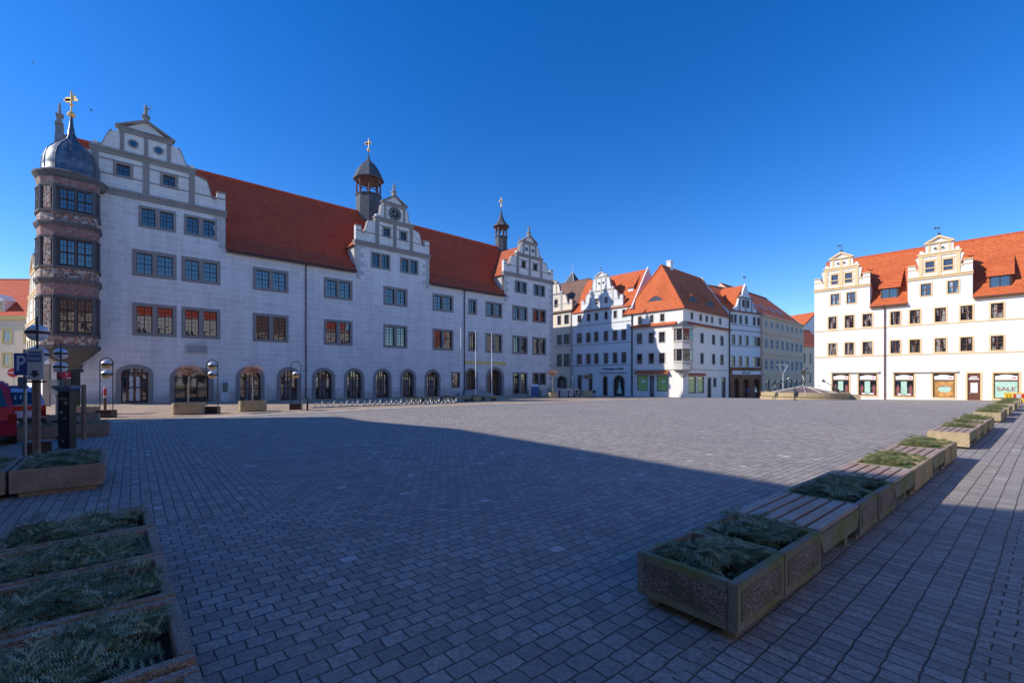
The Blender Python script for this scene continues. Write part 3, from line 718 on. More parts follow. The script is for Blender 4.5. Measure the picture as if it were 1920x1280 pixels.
oriel = T.put(ob, 'oriel', [M['oriel'], M['paint'], M['frieze']])
c = MB(); c.lathe(1.2, -.05, [(1.85, 16.5), (2.0, 16.75), (2.12, 16.95), (2.12, 17.08), (1.8, 17.25)], 24); c.build('eaves_cornice', M['oriel'], oriel)
c = MB(); c.lathe(1.2, -.05, [(1.9, 17.2), (1.6, 17.4), (1.62, 17.85), (1.57, 18.4), (1.4, 18.95), (1.08, 19.4), (.72, 19.75), (.43, 20.05), (.25, 20.5), (.14, 21.2), (.07, 22.0)], 32); M['dome'] = plain('dome_sheet', (.15, .17, .195), .42, .55, .45, 3)
dm = c.build('dome', M['dome'], oriel, smooth=True)
c = MB()
for k in range(12):
    a = 2*PI*k/12; pts = [(1.2+(r+.01)*math.cos(a), -.05+(r+.01)*math.sin(a), z) for r, z in [(1.6, 17.4), (1.62, 17.85), (1.57, 18.4), (1.4, 18.95), (1.08, 19.4), (.72, 19.75), (.43, 20.05), (.25, 20.5)]]; c.tube(pts, .035, 5)
c.build('dome_ribs', M['dome'], oriel)
c = MB(); z = 22.0
c.lathe(1.2, -.05, [(.05, z-.1), (.22, z), (.26, z+.12), (.18, z+.26), (.05, z+.34), (.05, z+.75), (.16, z+.85), (.05, z+.95), (.05, z+1.7), (.1, z+1.8), (0, z+1.95)], 10)
cc, ss = math.cos(-FT.ang), math.sin(-FT.ang)
for (x0, x1, z0, z1) in ((-.5, .5, z+1.15, z+1.32), (-.45, .0, z+1.05, z+1.45), (.05, .35, z+1.3, z+1.6), (-.6, -.4, z+1.2, z+1.3)):
    c.add([(1.2+x*cc, -.05+x*ss+dy, zz) for dy in (-.02, .02) for x, zz in ((x0, z0), (x1, z0), (x1, z1), (x0, z1))], [(0, 1, 2, 3), (7, 6, 5, 4), (0, 1, 5, 4), (1, 2, 6, 5), (2, 3, 7, 6), (3, 0, 4, 7)])
c.build('weather_vane', M['gold'], oriel)
c = MB(); c.lathe(1.35, -.05, [(.55, 2.95), (.42, 2.6), (.25, 2.45), (.28, 2.38), (.05, 2.25)], 12); c.build('corbel', M['oriel'], oriel)
def oriel_window(x0, y0, ang, W, v0, v1, rows):
    H = v1-v0; f = MB(); f.box(0, .06, -.02, .06, 0, H); f.box(W-.06, W, -.02, .06, 0, H); f.box(W/2-.05, W/2+.05, -.03, .06, 0, H); f.box(0, W, -.02, .06, 0, .06); f.box(0, W, -.02, .06, H-.06, H)
    n = 2 if H < 2.2 else 3
    for k in range(1, n): f.box(0, W, -.03, .06, H*k/n-.05, H*k/n+.05)
    for k in range(1, n*2): f.box(0, W, 0, .06, H*k/n/2-.012, H*k/n/2+.012)
    for x in (W*.25, W*.75): f.box(x-.012, x+.012, 0, .06, 0, H)
    o = f.build('frame', M['timber'], oriel, (x0, y0, v0), ang); p = MB(); p.box(.02, W-.02, .03, .04, .02, H-.02); inst('pane', p.mesh('pane', M['glass']), oriel, (x0, y0, v0), ang)
for v0, v1 in ((5.3, 7.7), (10.2, 12.05), (14.25, 15.75)):
    oriel_window(.62, -2.0, 0, .85, v0, v1, 4); oriel_window(1.56, -2.0, 0, .85, v0, v1, 4)
    a = math.atan2(.65, -.7); oriel_window(-.60, -.55, math.atan2(-1.05, .27), .5, v0, v1, 4)
    p = MB()
    for x in (.42, 1.5, 2.43): p.box(x-.04, x+.04, -2.04, -1.9, v0-.1, v1+.1)
    for (x, y) in ((2.45, -2.0), (.35, -2.0), (-.35, -1.35), (-.62, -.3), (2.75, -1.45)): p.lathe(x, y, [(.13, v0-.15), (.10, v0), (.09, v1-.1), (.14, v1+.12)], 8)
    p.build('pillars', M['oriel'] if v0 > 0 else M['paint'], oriel)
# pale pilasters on the sunlit side of the oriel
p = MB()
for v0, v1 in ((5.2, 7.8), (10.1, 12.1), (14.2, 15.8)):
    P0, P1 = Vector((.28, -1.98)), Vector((-.30, -1.44)); dd = (P1-P0).normalized(); nn = Vector((dd.y, -dd.x))
    q = [P0+dd*.1, P0+dd*.62, P0+dd*.62-nn*.05, P0+dd*.1-nn*.05]; p.prism([(a.x, a.y) for a in q], 'z', v0, v1)
p.build('pilasters', M['paint'], oriel)

# =================================================================== RIGHT HOUSE
def std_label(o, s): o['label'] = s; return o
rb = thing('gabled_house', 'long sunlit white house with two cream stepped gables and SALE shop windows', 'house', (FR.o.x, FR.o.y, 0), FR.ang)
B = Face(rb); UR = 34.0; RE = 10.1; RV = 16.85; RD = 5.0
kr = dict(sw=.13, smat='creamtrim', cols=2, fw=.06, fmat='brown', gmat='glassc', depth=.14, proud=.03)
def sur(a, b, c, d, **k): return window(B, a-.13, b+.13, c-.13, d+.13, **{**kr, **k})
ups = [(1.46, 2.25), (3.09, 3.93), (4.77, 5.62), (7.26, 8.07), (8.87, 9.7), (10.87, 11.7), (12.78, 13.64), (14.91, 15.76), (17.3, 18.15), (19.3, 20.15), (21.6, 22.45), (24.0, 24.85), (26.4, 27.25), (29, 29.85)]
for a, b in ups: sur(a, b, 4.66, 6.05, rows=4); sur(a, b, 7.8, 9.24, rows=4)
for a, b in [(1.69, 2.54), (3.27, 4.1), (9.76, 10.56), (11.84, 12.64)]: sur(a, b, 10.66, 11.92, rows=2)
for a, b in [(1.75, 2.42), (3.1, 3.77), (10.13, 10.83), (11.52, 12.22)]: sur(a, b, 13.1, 14.22, rows=6, tr=[], cols=1, fmat='brown', gmat='glassd')
def shop(a, b, c, d, kind):
    B.holes.append((a, b, c, d, 0)); f = MB(); f.box(a-.13, a, -.03, .2, c-.14, d+.14); f.box(b, b+.13, -.03, .2, c-.14, d+.14); f.box(a, b, -.03, .2, d, d+.14); f.box(a, b, -.05, .2, c-.14, c)
    o = B.put(f, 'shop_window', M['creamtrim']); f = MB()
    f.box(a, a+.07, .06, .14, c, d); f.box(b-.07, b, .06, .14, c, d); f.box(a, b, .06, .14, c, c+.09); f.box(a, b, .06, .14, d-.09, d); f.box(a, b, .05, .14, d-.78, d-.70); f.build('frame', M['ltimber'], o)
    p = MB(); p.box(a, b, .12, .13, c, d); p.build('pane', M['glassd'], o)
    w_ = MB(); w_.box(a+.1, b-.1, .104, .112, d-.66, d-.25)
    w_.prism([(a+.3, d-.25), (b-.3, d-.25), (b-.55, d-.16), ((a+b)/2, d-.13), (a+.5, d-.16)], 'y', .104, .112); w_.build('window_banner', M['paper'], o)
    m2 = MB(); m2.box(b-.45, b-.2, .098, .103, d-.5, d-.4); m2.build('banner_mark', M['mag'], o)
    if kind == 0:
        x = MB(); x.box(a+.55, a+1.05, .104, .115, c+.15, d-.85); x.build('display_panel', M['greenp'], o); x = MB()
        x.lathe(a+.3, .11, [(.12, c+.15), (.10, c+.5), (.15, c+.85), (.05, c+1.1), (.07, c+1.2), (0, c+1.28)], 8, 0, 0, 1, .05); x.lathe(b-.28, .11, [(.12, c+.15), (.10, c+.5), (.15, c+.85), (.05, c+1.1), (.07, c+1.2), (0, c+1.28)], 8, 0, 0, 1, .05); x.build('mannequins', M['txtr'], o)
        x = MB(); x.box(a+.3, b-.3, .104, .112, c+.12, c+.3); x.build('display_sign', M['paper'], o)
    elif kind == 1:
        x = MB(); x.box(a+.12, b-.1, .104, .112, c+.1, d-.82); x.build('poster', M['poster'], o)
        x = MB(); x.lathe(0, 0, [(1, 0), (1, .006)], 20); q = x.build('poster_oval', M['greenp'], o, ((a+b)/2+.05, .1035, c+.85)); q.rotation_euler = (PI/2, 0, 0); q.scale = (.5, .34, 1)
        text(o, 'SALE', .30, M['txtr'], ((a+b)/2+.02, .096, c+1.15), 'lettering', .003, bold=.006)
    else:
        x = MB(); x.box(a+.1, b-.1, .104, .112, c+.1, d-.82); x.build('display_panel', M['greenp'], o); text(o, 'SALE', .52, M['txtr'], ((a+b)/2, .098, c+.92), 'lettering', .004, sx=1.12, bold=.010)
    return o
for a, b, k in ((1.84, 3.5, 0), (4.38, 6.05, 0), (7.57, 9.21, 0), (10.71, 12.37, 1), (15.09, 16.76, 2), (18.5, 20.1, 0), (22, 23.6, 0)): shop(a, b, -.08, 2.4, k)
B.holes.append((13.28, 14.19, -1.5, 2.4, 0))
f = MB(); f.box(13.13, 13.28, -.03, .15, -1.3, 2.55); f.box(14.19, 14.34, -.03, .15, -1.3, 2.55); f.box(13.28, 14.19, -.03, .15, 2.4, 2.55); o = B.put(f, 'shop_door', M['creamtrim'])
f = MB(); f.box(13.28, 14.19, .08, .14, -1.2, 2.4); f.box(13.28, 13.36, .05, .1, -1, 2.4); f.box(14.11, 14.19, .05, .1, -1, 2.4); f.box(13.3, 14.17, .05, .1, 1.55, 1.65); f.build('door_leaf', M['brown'], o)
f = MB(); f.box(13.36, 14.1, .06, .075, 1.78, 1.92); f.box(13.48, 13.98, .06, .075, 2.0, 2.1); f.box(13.5, 14.0, .06, .075, .45, 1.45); f.build('notices', M['paper'], o)
f = MB(); f.box(13.42, 13.5, .04, .08, .25, .42); f.build('handle', M['galv'], o)
wb = MB(); wallgrid(wb, 0, UR, -2.2, RE, B.holes)
for a, b in ((0, 5.43), (8.7, 13.65)): wallgrid(wb, a, b, RE, 12.45, B.holes)
B.put(wb, 'wall', M['rbwall'])
BV = (12.4, 12.72, 14.72, 15.08, 15.95, 16.15, 16.85)
gable(B, 2.72, 2.72, 1.66, .92, BV, 'rbwall', 'creamtrim', rounds=[(2.42, 15.5, .12), (3.02, 15.5, .12)], pil=.34, top='vane', th=.35, lb=.04)
gable(B, 11.18, 2.48, 1.58, .88, BV, 'rbwall', 'creamtrim', rounds=[(10.9, 15.5, .12), (11.46, 15.5, .12)], pil=.32, top='vane', th=.35, lb=.04)
shell(B, 0, UR, RD, -2.2, RE, RV, 'rbwall'); main_roof(B, .1, UR-.1, RE, RV, RD, 'tile', over=.3, kick=.8, flush=((0, 5.44), (8.69, 13.66)))
for cu, W in ((2.72, 2.7), (11.18, 2.46)):
    d = MB(); d.prism([(cu-W-.12, 12.45), (cu, 16.1), (cu+W+.12, 12.45), (cu, 12.3)], 'y', .3, 4.9); d.prism([(cu-W, 9.9), (cu-W, 12.5), (cu, 15.8), (cu+W, 12.5), (cu+W, 9.9)], 'y', .36, 3.2, 1); B.put(d, 'cross_roof', [M['tile'], M['rbwall']])
for a, b in ((6.38, 7.74), (14.86, 16.18), (19.5, 20.9), (25, 26.4)):
    d = MB(); d.prism([(.75, 10.75), (.75, 12.05), (2.3, 12.35), (1.6, 11.6)], 'x', a-.12, b+.12); dd = B.put(d, 'dormer', M['ltimber'])
    d = MB(); d.prism([(.5, 12.0), (.5, 12.1), (3.6, 14.75), (3.6, 14.6), (1.4, 12.9)], 'x', a-.3, b+.3); d.build('dormer_roof', M['tile'], dd)
    d = MB(); d.box(a, b, .7, .745, 10.85, 11.95); d.build('pane', M['glass'], dd); d = MB()
    for x in (a, (a+b)/2, b): d.box(x-.05, x+.05, .67, .74, 10.8, 12.0)
    d.box(a, b, .67, .74, 10.8, 10.9); d.box(a, b, .67, .74, 11.9, 12.0); d.build('frame', M['timber'], dd)
cornice_band(B, 0, UR, 7.54, 7.66, .05, 'creamtrim'); cornice_band(B, 0, UR, 4.40, 4.52, .05, 'creamtrim'); cornice_band(B, 5.45, 8.68, 9.75, 10.0, .12, 'creamtrim', 'eaves_cornice'); cornice_band(B, 13.7, UR, 9.75, 10.0, .12, 'creamtrim', 'eaves_cornice')
for a, b in ((1.69, 6.18), (7.4, 12.5)):
    f = MB(); f.prism([(-.02, 2.54), (-.02, 2.78), (-.22, 2.74), (-.26, 2.56)], 'x', a, b); f.cyl((b, -.14, 2.64), (b+.1, -.14, 2.64), .1, .1, 8); B.put(f, 'awning_case', M['rbwall'])
pipe(B, 6.75, -.9, RE, 'brown', .055); gutter(B, 5.45, 8.65, RE-.15, -.36, 'brown'); gutter(B, 13.7, UR, RE-.15, -.36, 'brown')
f = MB(); f.box(.35, .75, -.04, 0, .93, 1.0); f.box(.3, .42, -.05, 0, .9, 1.05); B.put(f, 'street_sign', M['signw'])

# =================================================================== FAR HOUSES
def house(name, label, F, u1, ve, vr, D, wall, roof, vb=-6.0, group=None):
    o = thing(name, label, 'house', (F.o.x, F.o.y, 0), F.ang, group); return o, Face(o)
def finish(Fc, u0, u1, ve, vr, D, wall, roof, vb, extra=(), over=.35):
    b = MB(); wallgrid(b, u0, u1, vb, ve, Fc.holes)
    for a, c, t in extra: wallgrid(b, a, c, ve, t, Fc.holes)
    Fc.put(b, 'wall', M[wall]); shell(Fc, u0, u1, D, vb, ve, vr, wall)
    if roof: main_roof(Fc, u0+.02, u1-.02, ve, vr, D, roof, over=over, kick=.8)
kf = dict(sw=.16, cols=2, fw=.07, depth=.16, proud=.04, rows=2)
# H1: cream gabled house behind the town hall corner
h1 = thing('gabled_house', 'cream gabled house half hidden behind the right corner of the town hall', 'house', (F2.o.x, F2.o.y, 0), F2.ang); H = Face(h1)
for a, b in [(-4.29, -2.8), (-2.37, -.6), (-7.4, -5.9), (-9.6, -8.0)]:
    window(H, a, b, 8.9, 11.15, smat='greytrim', **kf); window(H, a, b, 4.25, 7.0, smat='greytrim', **kf); window(H, a+.1, b-.2, 13.1, 15.25, smat='greytrim', **kf)
window(H, -5.1, -3.9, 16.95, 18.8, smat='greytrim', **kf); window(H, -7.6, -6.4, 16.95, 18.8, smat='greytrim', **kf)
arch_door(H, -4.4, -1.3, -1.9, 2.5, t=.25, rise=1.0, smat='greytrim', kind='shop')
b = MB(); wallgrid(b, -11.4, -.1, -5, 16.0, H.holes); H.put(b, 'wall', M['cream'])
gable(H, -5.75, 5.65, 3.0, 1.5, (15.75, 16.05, 19.6, 20.0, 22.0, 22.3, 23.4), 'cream', 'greytrim', top='vane')
shell(H, -11.4, -.1, 6, -5, 15.9, 23.3, 'cream'); main_roof(H, -11.3, .1, 15.9, 23.4, 6, 'browntile')
cornice_band(H, -11.4, -.1, 12.55, 12.7, .06, 'greytrim'); cornice_band(H, -11.4, -.1, 8.55, 8.7, .06, 'greytrim'); pipe(H, -.3, -1.7, 15.8, 'greytrim', .08)
# pyramid roofed tower behind it
q = F2.p(-10.0, 12); tw = thing('tower', 'square stone tower with grey pyramid roof rising behind the cream gable', 'tower', (q.x, q.y, gz(q.x, q.y)), F2.ang)
b = MB(); b.box(-1.7, 1.7, -1.7, 1.7, 0, 25.0); b.build('wall', M['ltrim'], tw); b = MB(); b.add([(-2.1, -2.1, 24.9), (2.1, -2.1, 24.9), (2.1, 2.1, 24.9), (-2.1, 2.1, 24.9), (0, 0, 29.2)], [(0, 1, 4), (1, 2, 4), (2, 3, 4), (3, 0, 4), (0, 3, 2, 1)]); b.build('roof', M['slate'], tw)
b = MB()
for x, y in ((-2.1, -2.1), (2.1, -2.1), (2.1, 2.1), (-2.1, 2.1)): b.cyl((x, y, 24.95), (0, 0, 29.25), .1, .08, 5)
b.cyl((0, 0, 29.2), (0, 0, 31), .06, .03, 5); b.build('roof_edges', M['ltrim'], tw)
# H2
h2 = thing('gabled_house', 'shaded white house with small stepped gable and a dress in its arched shop window', 'house', (F2.o.x, F2.o.y, 0), F2.ang); H = Face(h2)
for a, b in [(1.17, 2.63), (3.59, 4.85), (5.54, 6.76), (7.87, 9.02), (9.96, 11.14), (11.92, 13.09)]:
    window(H, a, b, 8.92, 11.05, smat='greytrim', **kf); window(H, a, b, 4.62, 6.8, smat='greytrim', **{**kf, 'fmat': 'brown'}); window(H, a+.12, b-.05, 13.1, 14.8, smat='ltrim', **kf)
for a, b in [(5.75, 6.75), (8.0, 8.95)]: window(H, a, b, 16.25, 17.6, smat='ltrim', **kf)
window(H, 1.33, 2.54, -.7, 2.6, smat='greytrim', **{**kf, 'rows': 3}); window(H, 4.18, 5.34, -2.1, 2.9, smat='ltrim', name='door', **{**kf, 'fmat': 'brown', 'gmat': 'glassd'})
arch_door(H, 7.6, 8.95, -1.2, 2.45, t=.16, rise=.5, smat='ltrim', depth=.3, kind='wood', wmat='black'); aw = arch_door(H, 10.0, 12.85, -1.2, 2.6, t=.2, rise=1.1, smat='ltrim', depth=.4, kind='wide', wmat='black', gmat='glassd')
b = MB(); b.lathe(0, .2, [(.62, -1.0), (.45, -.4), (.2, .35), (.16, .5), (.22, .85), (.06, 1.05), (.09, 1.2), (0, 1.3)], 10, 0, 0, 1, .3); b.build('display_dress', M['greenp'], aw)
finish(H, 0, 14.45, 15.3, 22.7, 5, 'white2', None, -5); 
b = MB(); P = [(-.3, 15.15), (.8, 16.2), (5, 22.7), (9.2, 16.2), (10.3, 15.15), (5, 15.1)]; b.prism(P, 'x', .02, 14.35); H.put(b, 'roof', M['tile'])
gable(H, 7.3, 4.95, 2.85, 1.35, (15.35, 15.65, 18.75, 19.1, 21.4, 21.75, 22.65), 'white2', 'ltrim', rounds=[(6.85, 20.4, .2), (7.85, 20.4, .2)], top='vane')
b = MB(); b.prism([(2.4, 15.5), (7.3, 21.6), (12.2, 15.5)], 'y', .4, 4.6); H.put(b, 'cross_roof', M['tile'])
for v in (12.4, 8.5, 4.3): cornice_band(H, 0, 14.4, v, v+.14, .07, 'greytrim')
cornice_band(H, 7.0, 13.2, 2.85, 3.0, .25, 'greytrim', 'awning_case'); text(h2, 'Brautmoden  &  Mode', .52, M['txtd'], (10.15, -.06, 3.65), 'lettering', .03, bold=.01)
b = MB(); b.prism([(-.45, 15.0), (5, 23.1), (10.4, 15.0), (10.2, 14.6), (-.4, 14.6)], 'x', 14.35, 14.6); H.put(b, 'party_wall', M['white2']); pipe(H, 14.25, -1.3, 15.2, 'black', .09)
b = MB(); b.prism([(2.2, 17.6), (2.2, 19.0), (4.0, 19.3), (3, 17.9)], 'x', 11.9, 13.1); H.put(b, 'dormer', M['whitew'])
b = MB(); b.prism([(2.0, 18.95), (2.0, 19.1), (4.4, 21.8), (4.4, 21.5)], 'x', 11.7, 13.3); H.put(b, 'dormer_roof', M['tile'])
# H3 corner house
h3 = thing('corner_house', 'white corner house with steep orange hipped roof, eyebrow dormers and corner bay window', 'house', (F3.o.x, F3.o.y, 0), F3.ang); H = Face(h3); LC = 9.87
HR = Face(h3, LC, 0, PI-math.acos(clamp(-(F3.d.dot(F3r.d)), -1, 1)))
HR.ang = F3r.ang-F3.ang
for a, b in [(1.0, 2.13), (3.4, 4.5), (5.4, 6.6)]:
    window(H, a-.1, b+.1, 7.95, 10.05, smat='ltrim', **kf); window(H, a-.1, b+.1, 4.35, 6.4, smat='ltrim', **kf); window(H, a+.15, b-.0, 11.6, 13.2, smat='ltrim', **kf)
def green_shop(a, b, c, d, gm='green'):
    H.holes.append((a, b, c, d, 0)); f = MB(); f.box(a, b, .1, .14, c, d); o = H.put(f, 'shop_window', M['glassd']); f = MB(); f.box(a+.08, b-.08, .08, .095, c+.1, d-.1); f.build('blind', M[gm], o)
    f = MB(); f.box(a, a+.08, .0, .12, c, d); f.box(b-.08, b, .0, .12, c, d); f.box(a, b, .0, .12, c, c+.08); f.box(a, b, 0, .12, d-.08, d); f.build('frame', M['brown'], o); f = MB(); f.lathe(0, 0, [(.42, 0), (.42, .01)], 14); q = f.build('blind_emblem', M['paper'], o, ((a+b)/2+.15, .075, c+1.7)); q.rotation_euler = (PI/2, 0, 0); q.scale = (1, .6, 1)
green_shop(1.12, 3.21, -.4, 2.42); green_shop(5.04, 7.12, -.4, 2.37)
window(H, 3.55, 4.55, -1.6, 2.35, sw=.1, smat='ltrim', name='door', cols=1, rows=6, fmat='timber', gmat='glassc', depth=.2)
f = MB(); f.prism([(0, 3.2), (-.75, 2.75), (-.75, 2.65), (0, 2.95)], 'x', .8, 7.4); H.put(f, 'tiled_canopy', M['tile'])
f = MB(); f.prism([(0, 11.55), (-.5, 11.12), (-.5, 11.0), (0, 11.1)], 'x', -.1, 8.75); H.put(f, 'tiled_ledge', M['tile'])
b = MB(); wallgrid(b, 0, LC, -6, 13.7, H.holes); H.put(b, 'wall', M['white'])
for a, b in [(6.3, 7.65), (11.0, 12.4), (14.5, 16.1)]: window(HR, a, b, 8.0, 9.95, smat='greytrim', **kf); window(HR, a, b, 4.35, 6.4, smat='greytrim', **kf)
for a in (2.55, 5.9, 8.3, 10.5, 13.95): window(HR, a, a+1.15, 11.9, 13.3, smat='ltrim', **kf)
for a, b in ((1.94, 4.7), (5.1, 7.8)): 
    o = window(HR, a, b, -.8, 2.15, sw=.1, smat='ltrim', cols=1, rows=1, tr=[], gmat='glassd', name='shop_window'); f = MB(); f.box(.3, b-a-.3, .12, .13, .3, 2.6); f.build('poster', M['lime'], o)
window(HR, 9.1, 10.7, -1.9, 2.05, smat='greytrim', name='door', **{**kf, 'gmat': 'glassd'}); window(HR, 11.5, 12.9, .15, 2.0, smat='greytrim', **kf); window(HR, 15.2, 17.0, -2.3, 2.1, smat='greytrim', name='door', **{**kf, 'gmat': 'glassd'})
f = MB(); f.prism([(0, 2.75), (-.4, 2.4), (-.4, 2.3), (0, 2.5)], 'x', 1.7, 8.0); HR.put(f, 'tiled_canopy', M['tile2'])
f = MB(); f.prism([(0, 11.55), (-.5, 11.12), (-.5, 11.0), (0, 11.1)], 'x', 1.2, 18.7); HR.put(f, 'tiled_ledge', M['tile2'])
b = MB(); wallgrid(b, 0, 18.7, -6, 13.7, HR.holes); b.poly([(18.7, 0, -6), (18.7, 11, -6), (18.7, 11, 13.7), (18.7, 5.5, 22.1), (18.7, 0, 13.7)]); b.poly([(0, 11, -6), (18.7, 11, -6), (18.7, 11, 13.7), (0, 11, 13.7)]); HR.put(b, 'wall', M['white'])
cornice_band(H, 0, 9.9, 3.3, 3.42, .07, 'greytrim'); cornice_band(HR, 0, 18.7, 3.3, 3.42, .07, 'greytrim'); cornice_band(H, 0, 9.9, 13.45, 13.65, .12, 'ltrim', 'eaves_cornice'); cornice_band(HR, 0, 18.7, 13.45, 13.65, .12, 'ltrim', 'eaves_cornice')
# roof in the right face's coordinates: hip at the square end, gable at the far end
b = MB(); E0 = 13.6; A_, B_, C_, D_ = (-.4, -.4, E0), (-.4, 11.4, E0), (18.75, 11.4, E0), (18.75, -.4, E0); T0, T1 = (2.7, 5.5, 22.3), (18.75, 5.5, 22.1)
b.add([A_, B_, C_, D_, T0, T1], [(0, 4, 1), (0, 3, 5, 4), (1, 4, 5, 2), (3, 2, 5), (0, 1, 2, 3)]); r3 = HR.put(b, 'roof', M['tile'])
b = MB(); b.cyl(T0, T1, .15, .15, 6); b.cyl(A_, T0, .14, .14, 6); b.cyl(B_, T0, .14, .14, 6); b.build('ridge_tiles', M['tile'], r3)
b = MB(); b.box(5.5, 6.4, 5.2, 6.0, 21.5, 23.6); b.box(5.4, 6.5, 5.1, 6.1, 23.4, 23.6); b.build('chimney', M['white2'], r3)
b = MB(); b.prism([(-.45, 13.4), (5.5, 22.55), (11.4, 13.4), (5.5, 13.2)], 'x', 18.72, 18.95); HR.put(b, 'party_wall', M['white'])
def eyebrow(Fc, cu, v, W, Hh, w0, slope, mat):
    n = 14; f = MB(); P = []
    for i in range(n+1):
        t = -1+2*i/n; P.append((cu+t*W, w0, v+Hh*(math.cos(t*PI)*.5+.5)))
    k = [(x, w0+1.1+(z-v)*.9, v+slope*(1.1+(z-v)*.9)+.03) for x, y, z in P]
    vs = P+k; m_ = n+1
    f.add(vs, [(i, i+1, i+1+m_, i+m_) for i in range(n)]); vs2 = [(x, y, z-.1) for x, y, z in P]; f.add(P+vs2, [(i, i+1, i+1+m_, i+m_) for i in range(n)])
    o = Fc.put(f, 'eyebrow_dormer', M[mat]); g_ = MB(); g_.poly([(x, w0+.03, z-.1) for x, y, z in P[3:-3]]+[(cu+W*.55, w0+.03, v-.15), (cu-W*.55, w0+.03, v-.15)]); g_.build('pane', M['txtd'], o)
eyebrow(H, 4.6, 15.3, 2.4, 1.15, .2, 2.8, 'tile'); eyebrow(HR, 5.2, 15.3, 2.9, 1.2, .75, 1.475, 'tile'); eyebrow(HR, 12.0, 15.3, 2.9, 1.2, .75, 1.475, 'tile')
# corner bay: octagon centred on the corner
b = MB(); ph = math.atan2(-(F3.n.y), -(F3.n.x))-F3.ang
def oct_(z0, z1, r0, r1=None, m=0): b.lathe(LC-.05, .15, [(r0, z0), (r1 or r0, z1)], 8, 0.0, m)
BA = (F3.ang+F3r.ang)/2  # diagonal between the two facades
bay = MB()
def bo(z0, z1, r0, r1=None, mat=0): bay.lathe(0, 0, [(r0, z0), (r1 if r1 else r0, z1)], 8, PI/8, mat)
bo(1.9, 3.3, .25, 1.35, 0); bo(3.3, 3.5, 1.75); bo(3.5, 4.5, 1.55); bo(4.5, 4.62, 1.68); bo(4.62, 6.75, 1.5); bo(6.75, 6.9, 1.68); bo(6.9, 7.95, 1.55); bo(7.95, 8.07, 1.68); bo(8.07, 10.2, 1.5); bo(10.2, 10.4, 1.8)
bo(10.4, 11.6, 1.85, .05, 1)
bo_ = bay.build('corner_bay', [M['ltrim'], M['slate']], h3, H.loc(LC-.1, .25, 0), BA-F3.ang+PI/2-PI/2)
for k in range(8):
    a = k*PI/4; nx, ny = math.cos(a), math.sin(a); rr = 1.5*math.cos(PI/8)+.01; half = 1.5*math.sin(PI/8)
    for z in (4.8, 8.2):
        f = MB(); ww = half-.1; f.box(-ww, -ww+.07, -.04, .03, 0, 1.85); f.box(ww-.07, ww, -.04, .03, 0, 1.85); f.box(-ww, ww, -.04, .03, 0, .07); f.box(-ww, ww, -.04, .03, 1.78, 1.85); f.box(-.03, .03, -.04, .03, 0, 1.85); f.box(-ww, ww, -.04, .03, .9, .96)
        o = f.build('bay_window', M['timber'], bo_, (nx*rr, ny*rr, z), a+PI/2); 
        g_ = MB(); g_.box(-ww+.02, ww-.02, -.015, .005, .03, 1.82)
        inst('pane', g_.mesh('pane', M['glass']), bo_, (nx*rr, ny*rr, z), a+PI/2)
pipe(HR, 18.5, -2.4, 13.6, 'black', .08); pipe(H, .12, -1.6, 13.6, 'black', .08)
# H4
h4 = thing('gabled_house', 'narrow white house with pointed gable, brown windows and brown arcaded cafe front', 'house', (F4.o.x, F4.o.y, 0), F4.ang); H = Face(h4)
k4 = dict(sw=.13, cols=2, fw=.08, depth=.16, proud=.03, rows=2, smat='ltrim', fmat='brown', gmat='glassd')
for a, b, c, d in [(.76, 2.1, 8.4, 10.5), (3.1, 4.4, 8.4, 10.5), (5.45, 6.8, 8.4, 10.5), (.76, 2.1, 4.15, 6.33), (3.15, 4.45, 4.15, 6.33), (5.5, 6.85, 4.15, 6.33)]: window(H, a, b, c, d, **k4)
for c, d in ((8.4, 10.45), (4.15, 6.3)): window(H, 8.3, 11.2, c, d, **{**k4, 'lights': 2, 'mull': .2})
for a in (-.05+.3, 1.45, 3.3, 5.35, 8.2, 9.85): window(H, a, a+1.2, 12.6, 14.5, **k4)
for a in (3.9+.45, 5.95): window(H, a, a+1.15, 16.0, 17.75, **k4)
for a, b in ((1.2, 3.6), (4.4, 7.0), (8.1, 10.9)): arch_door(H, a, b, -2.3, 2.1, t=.3, rise=1.0, smat='brownst', kind='shop', depth=.5, wmat='brown', gmat='glassd')
finish(H, 0, 11.95, 15.1, 21.6, 7, 'white2', 'tile', -6)
b = MB(); wallgrid(b, .02, 11.93, -5, 3.95, H.holes, -.08); H.put(b, 'shopfront', M['brownst'])
cornice_band(H, 0, 11.95, 3.8, 4.05, .16, 'brownst', 'cornice'); 
for v in (11.3, 8.2, 12.35): cornice_band(H, 0, 11.95, v, v+.14, .06, 'brown' if v == 11.3 else 'greytrim')
f = MB(); f.box(.9, 11.1, -.16, -.085, 2.6, 3.35); o = H.put(f, 'shop_sign', M['signw']); text(o, 'Café Lorenz', .62, M['txtd'], (5.6, -.17, 2.97), 'lettering', .01, bold=.01)
g4 = MB(); wallgrid(g4, 3.4, 8.1, 15.1, 18.0, H.holes); g4.box(3.4, 8.1, .2, .4, 15.1, 18)
for s in (-1, 1):
    g4.prism([(5.75+s*2.35, 15.1), (5.75+s*3.95, 15.1), (5.75+s*3.95, 15.9), (5.75+s*3.5, 15.95), (5.75+s*3.2, 16.1), (5.75+s*2.8, 16.6), (5.75+s*2.5, 17.4), (5.75+s*2.35, 18.0)], 'y', .002, .38)
g4.prism([(3.5, 18.0), (8.0, 18.0), (6.9, 18.6), (6.6, 19.5), (5.75, 20.9), (4.9, 19.5), (4.6, 18.6)], 'y', 0, .38); gg = H.put(g4, 'gable', M['white2'])
f = MB(); f.box(3.2, 8.3, -.1, .42, 17.9, 18.1); f.box(1.8, 9.7, -.1, .42, 15.1, 15.3)
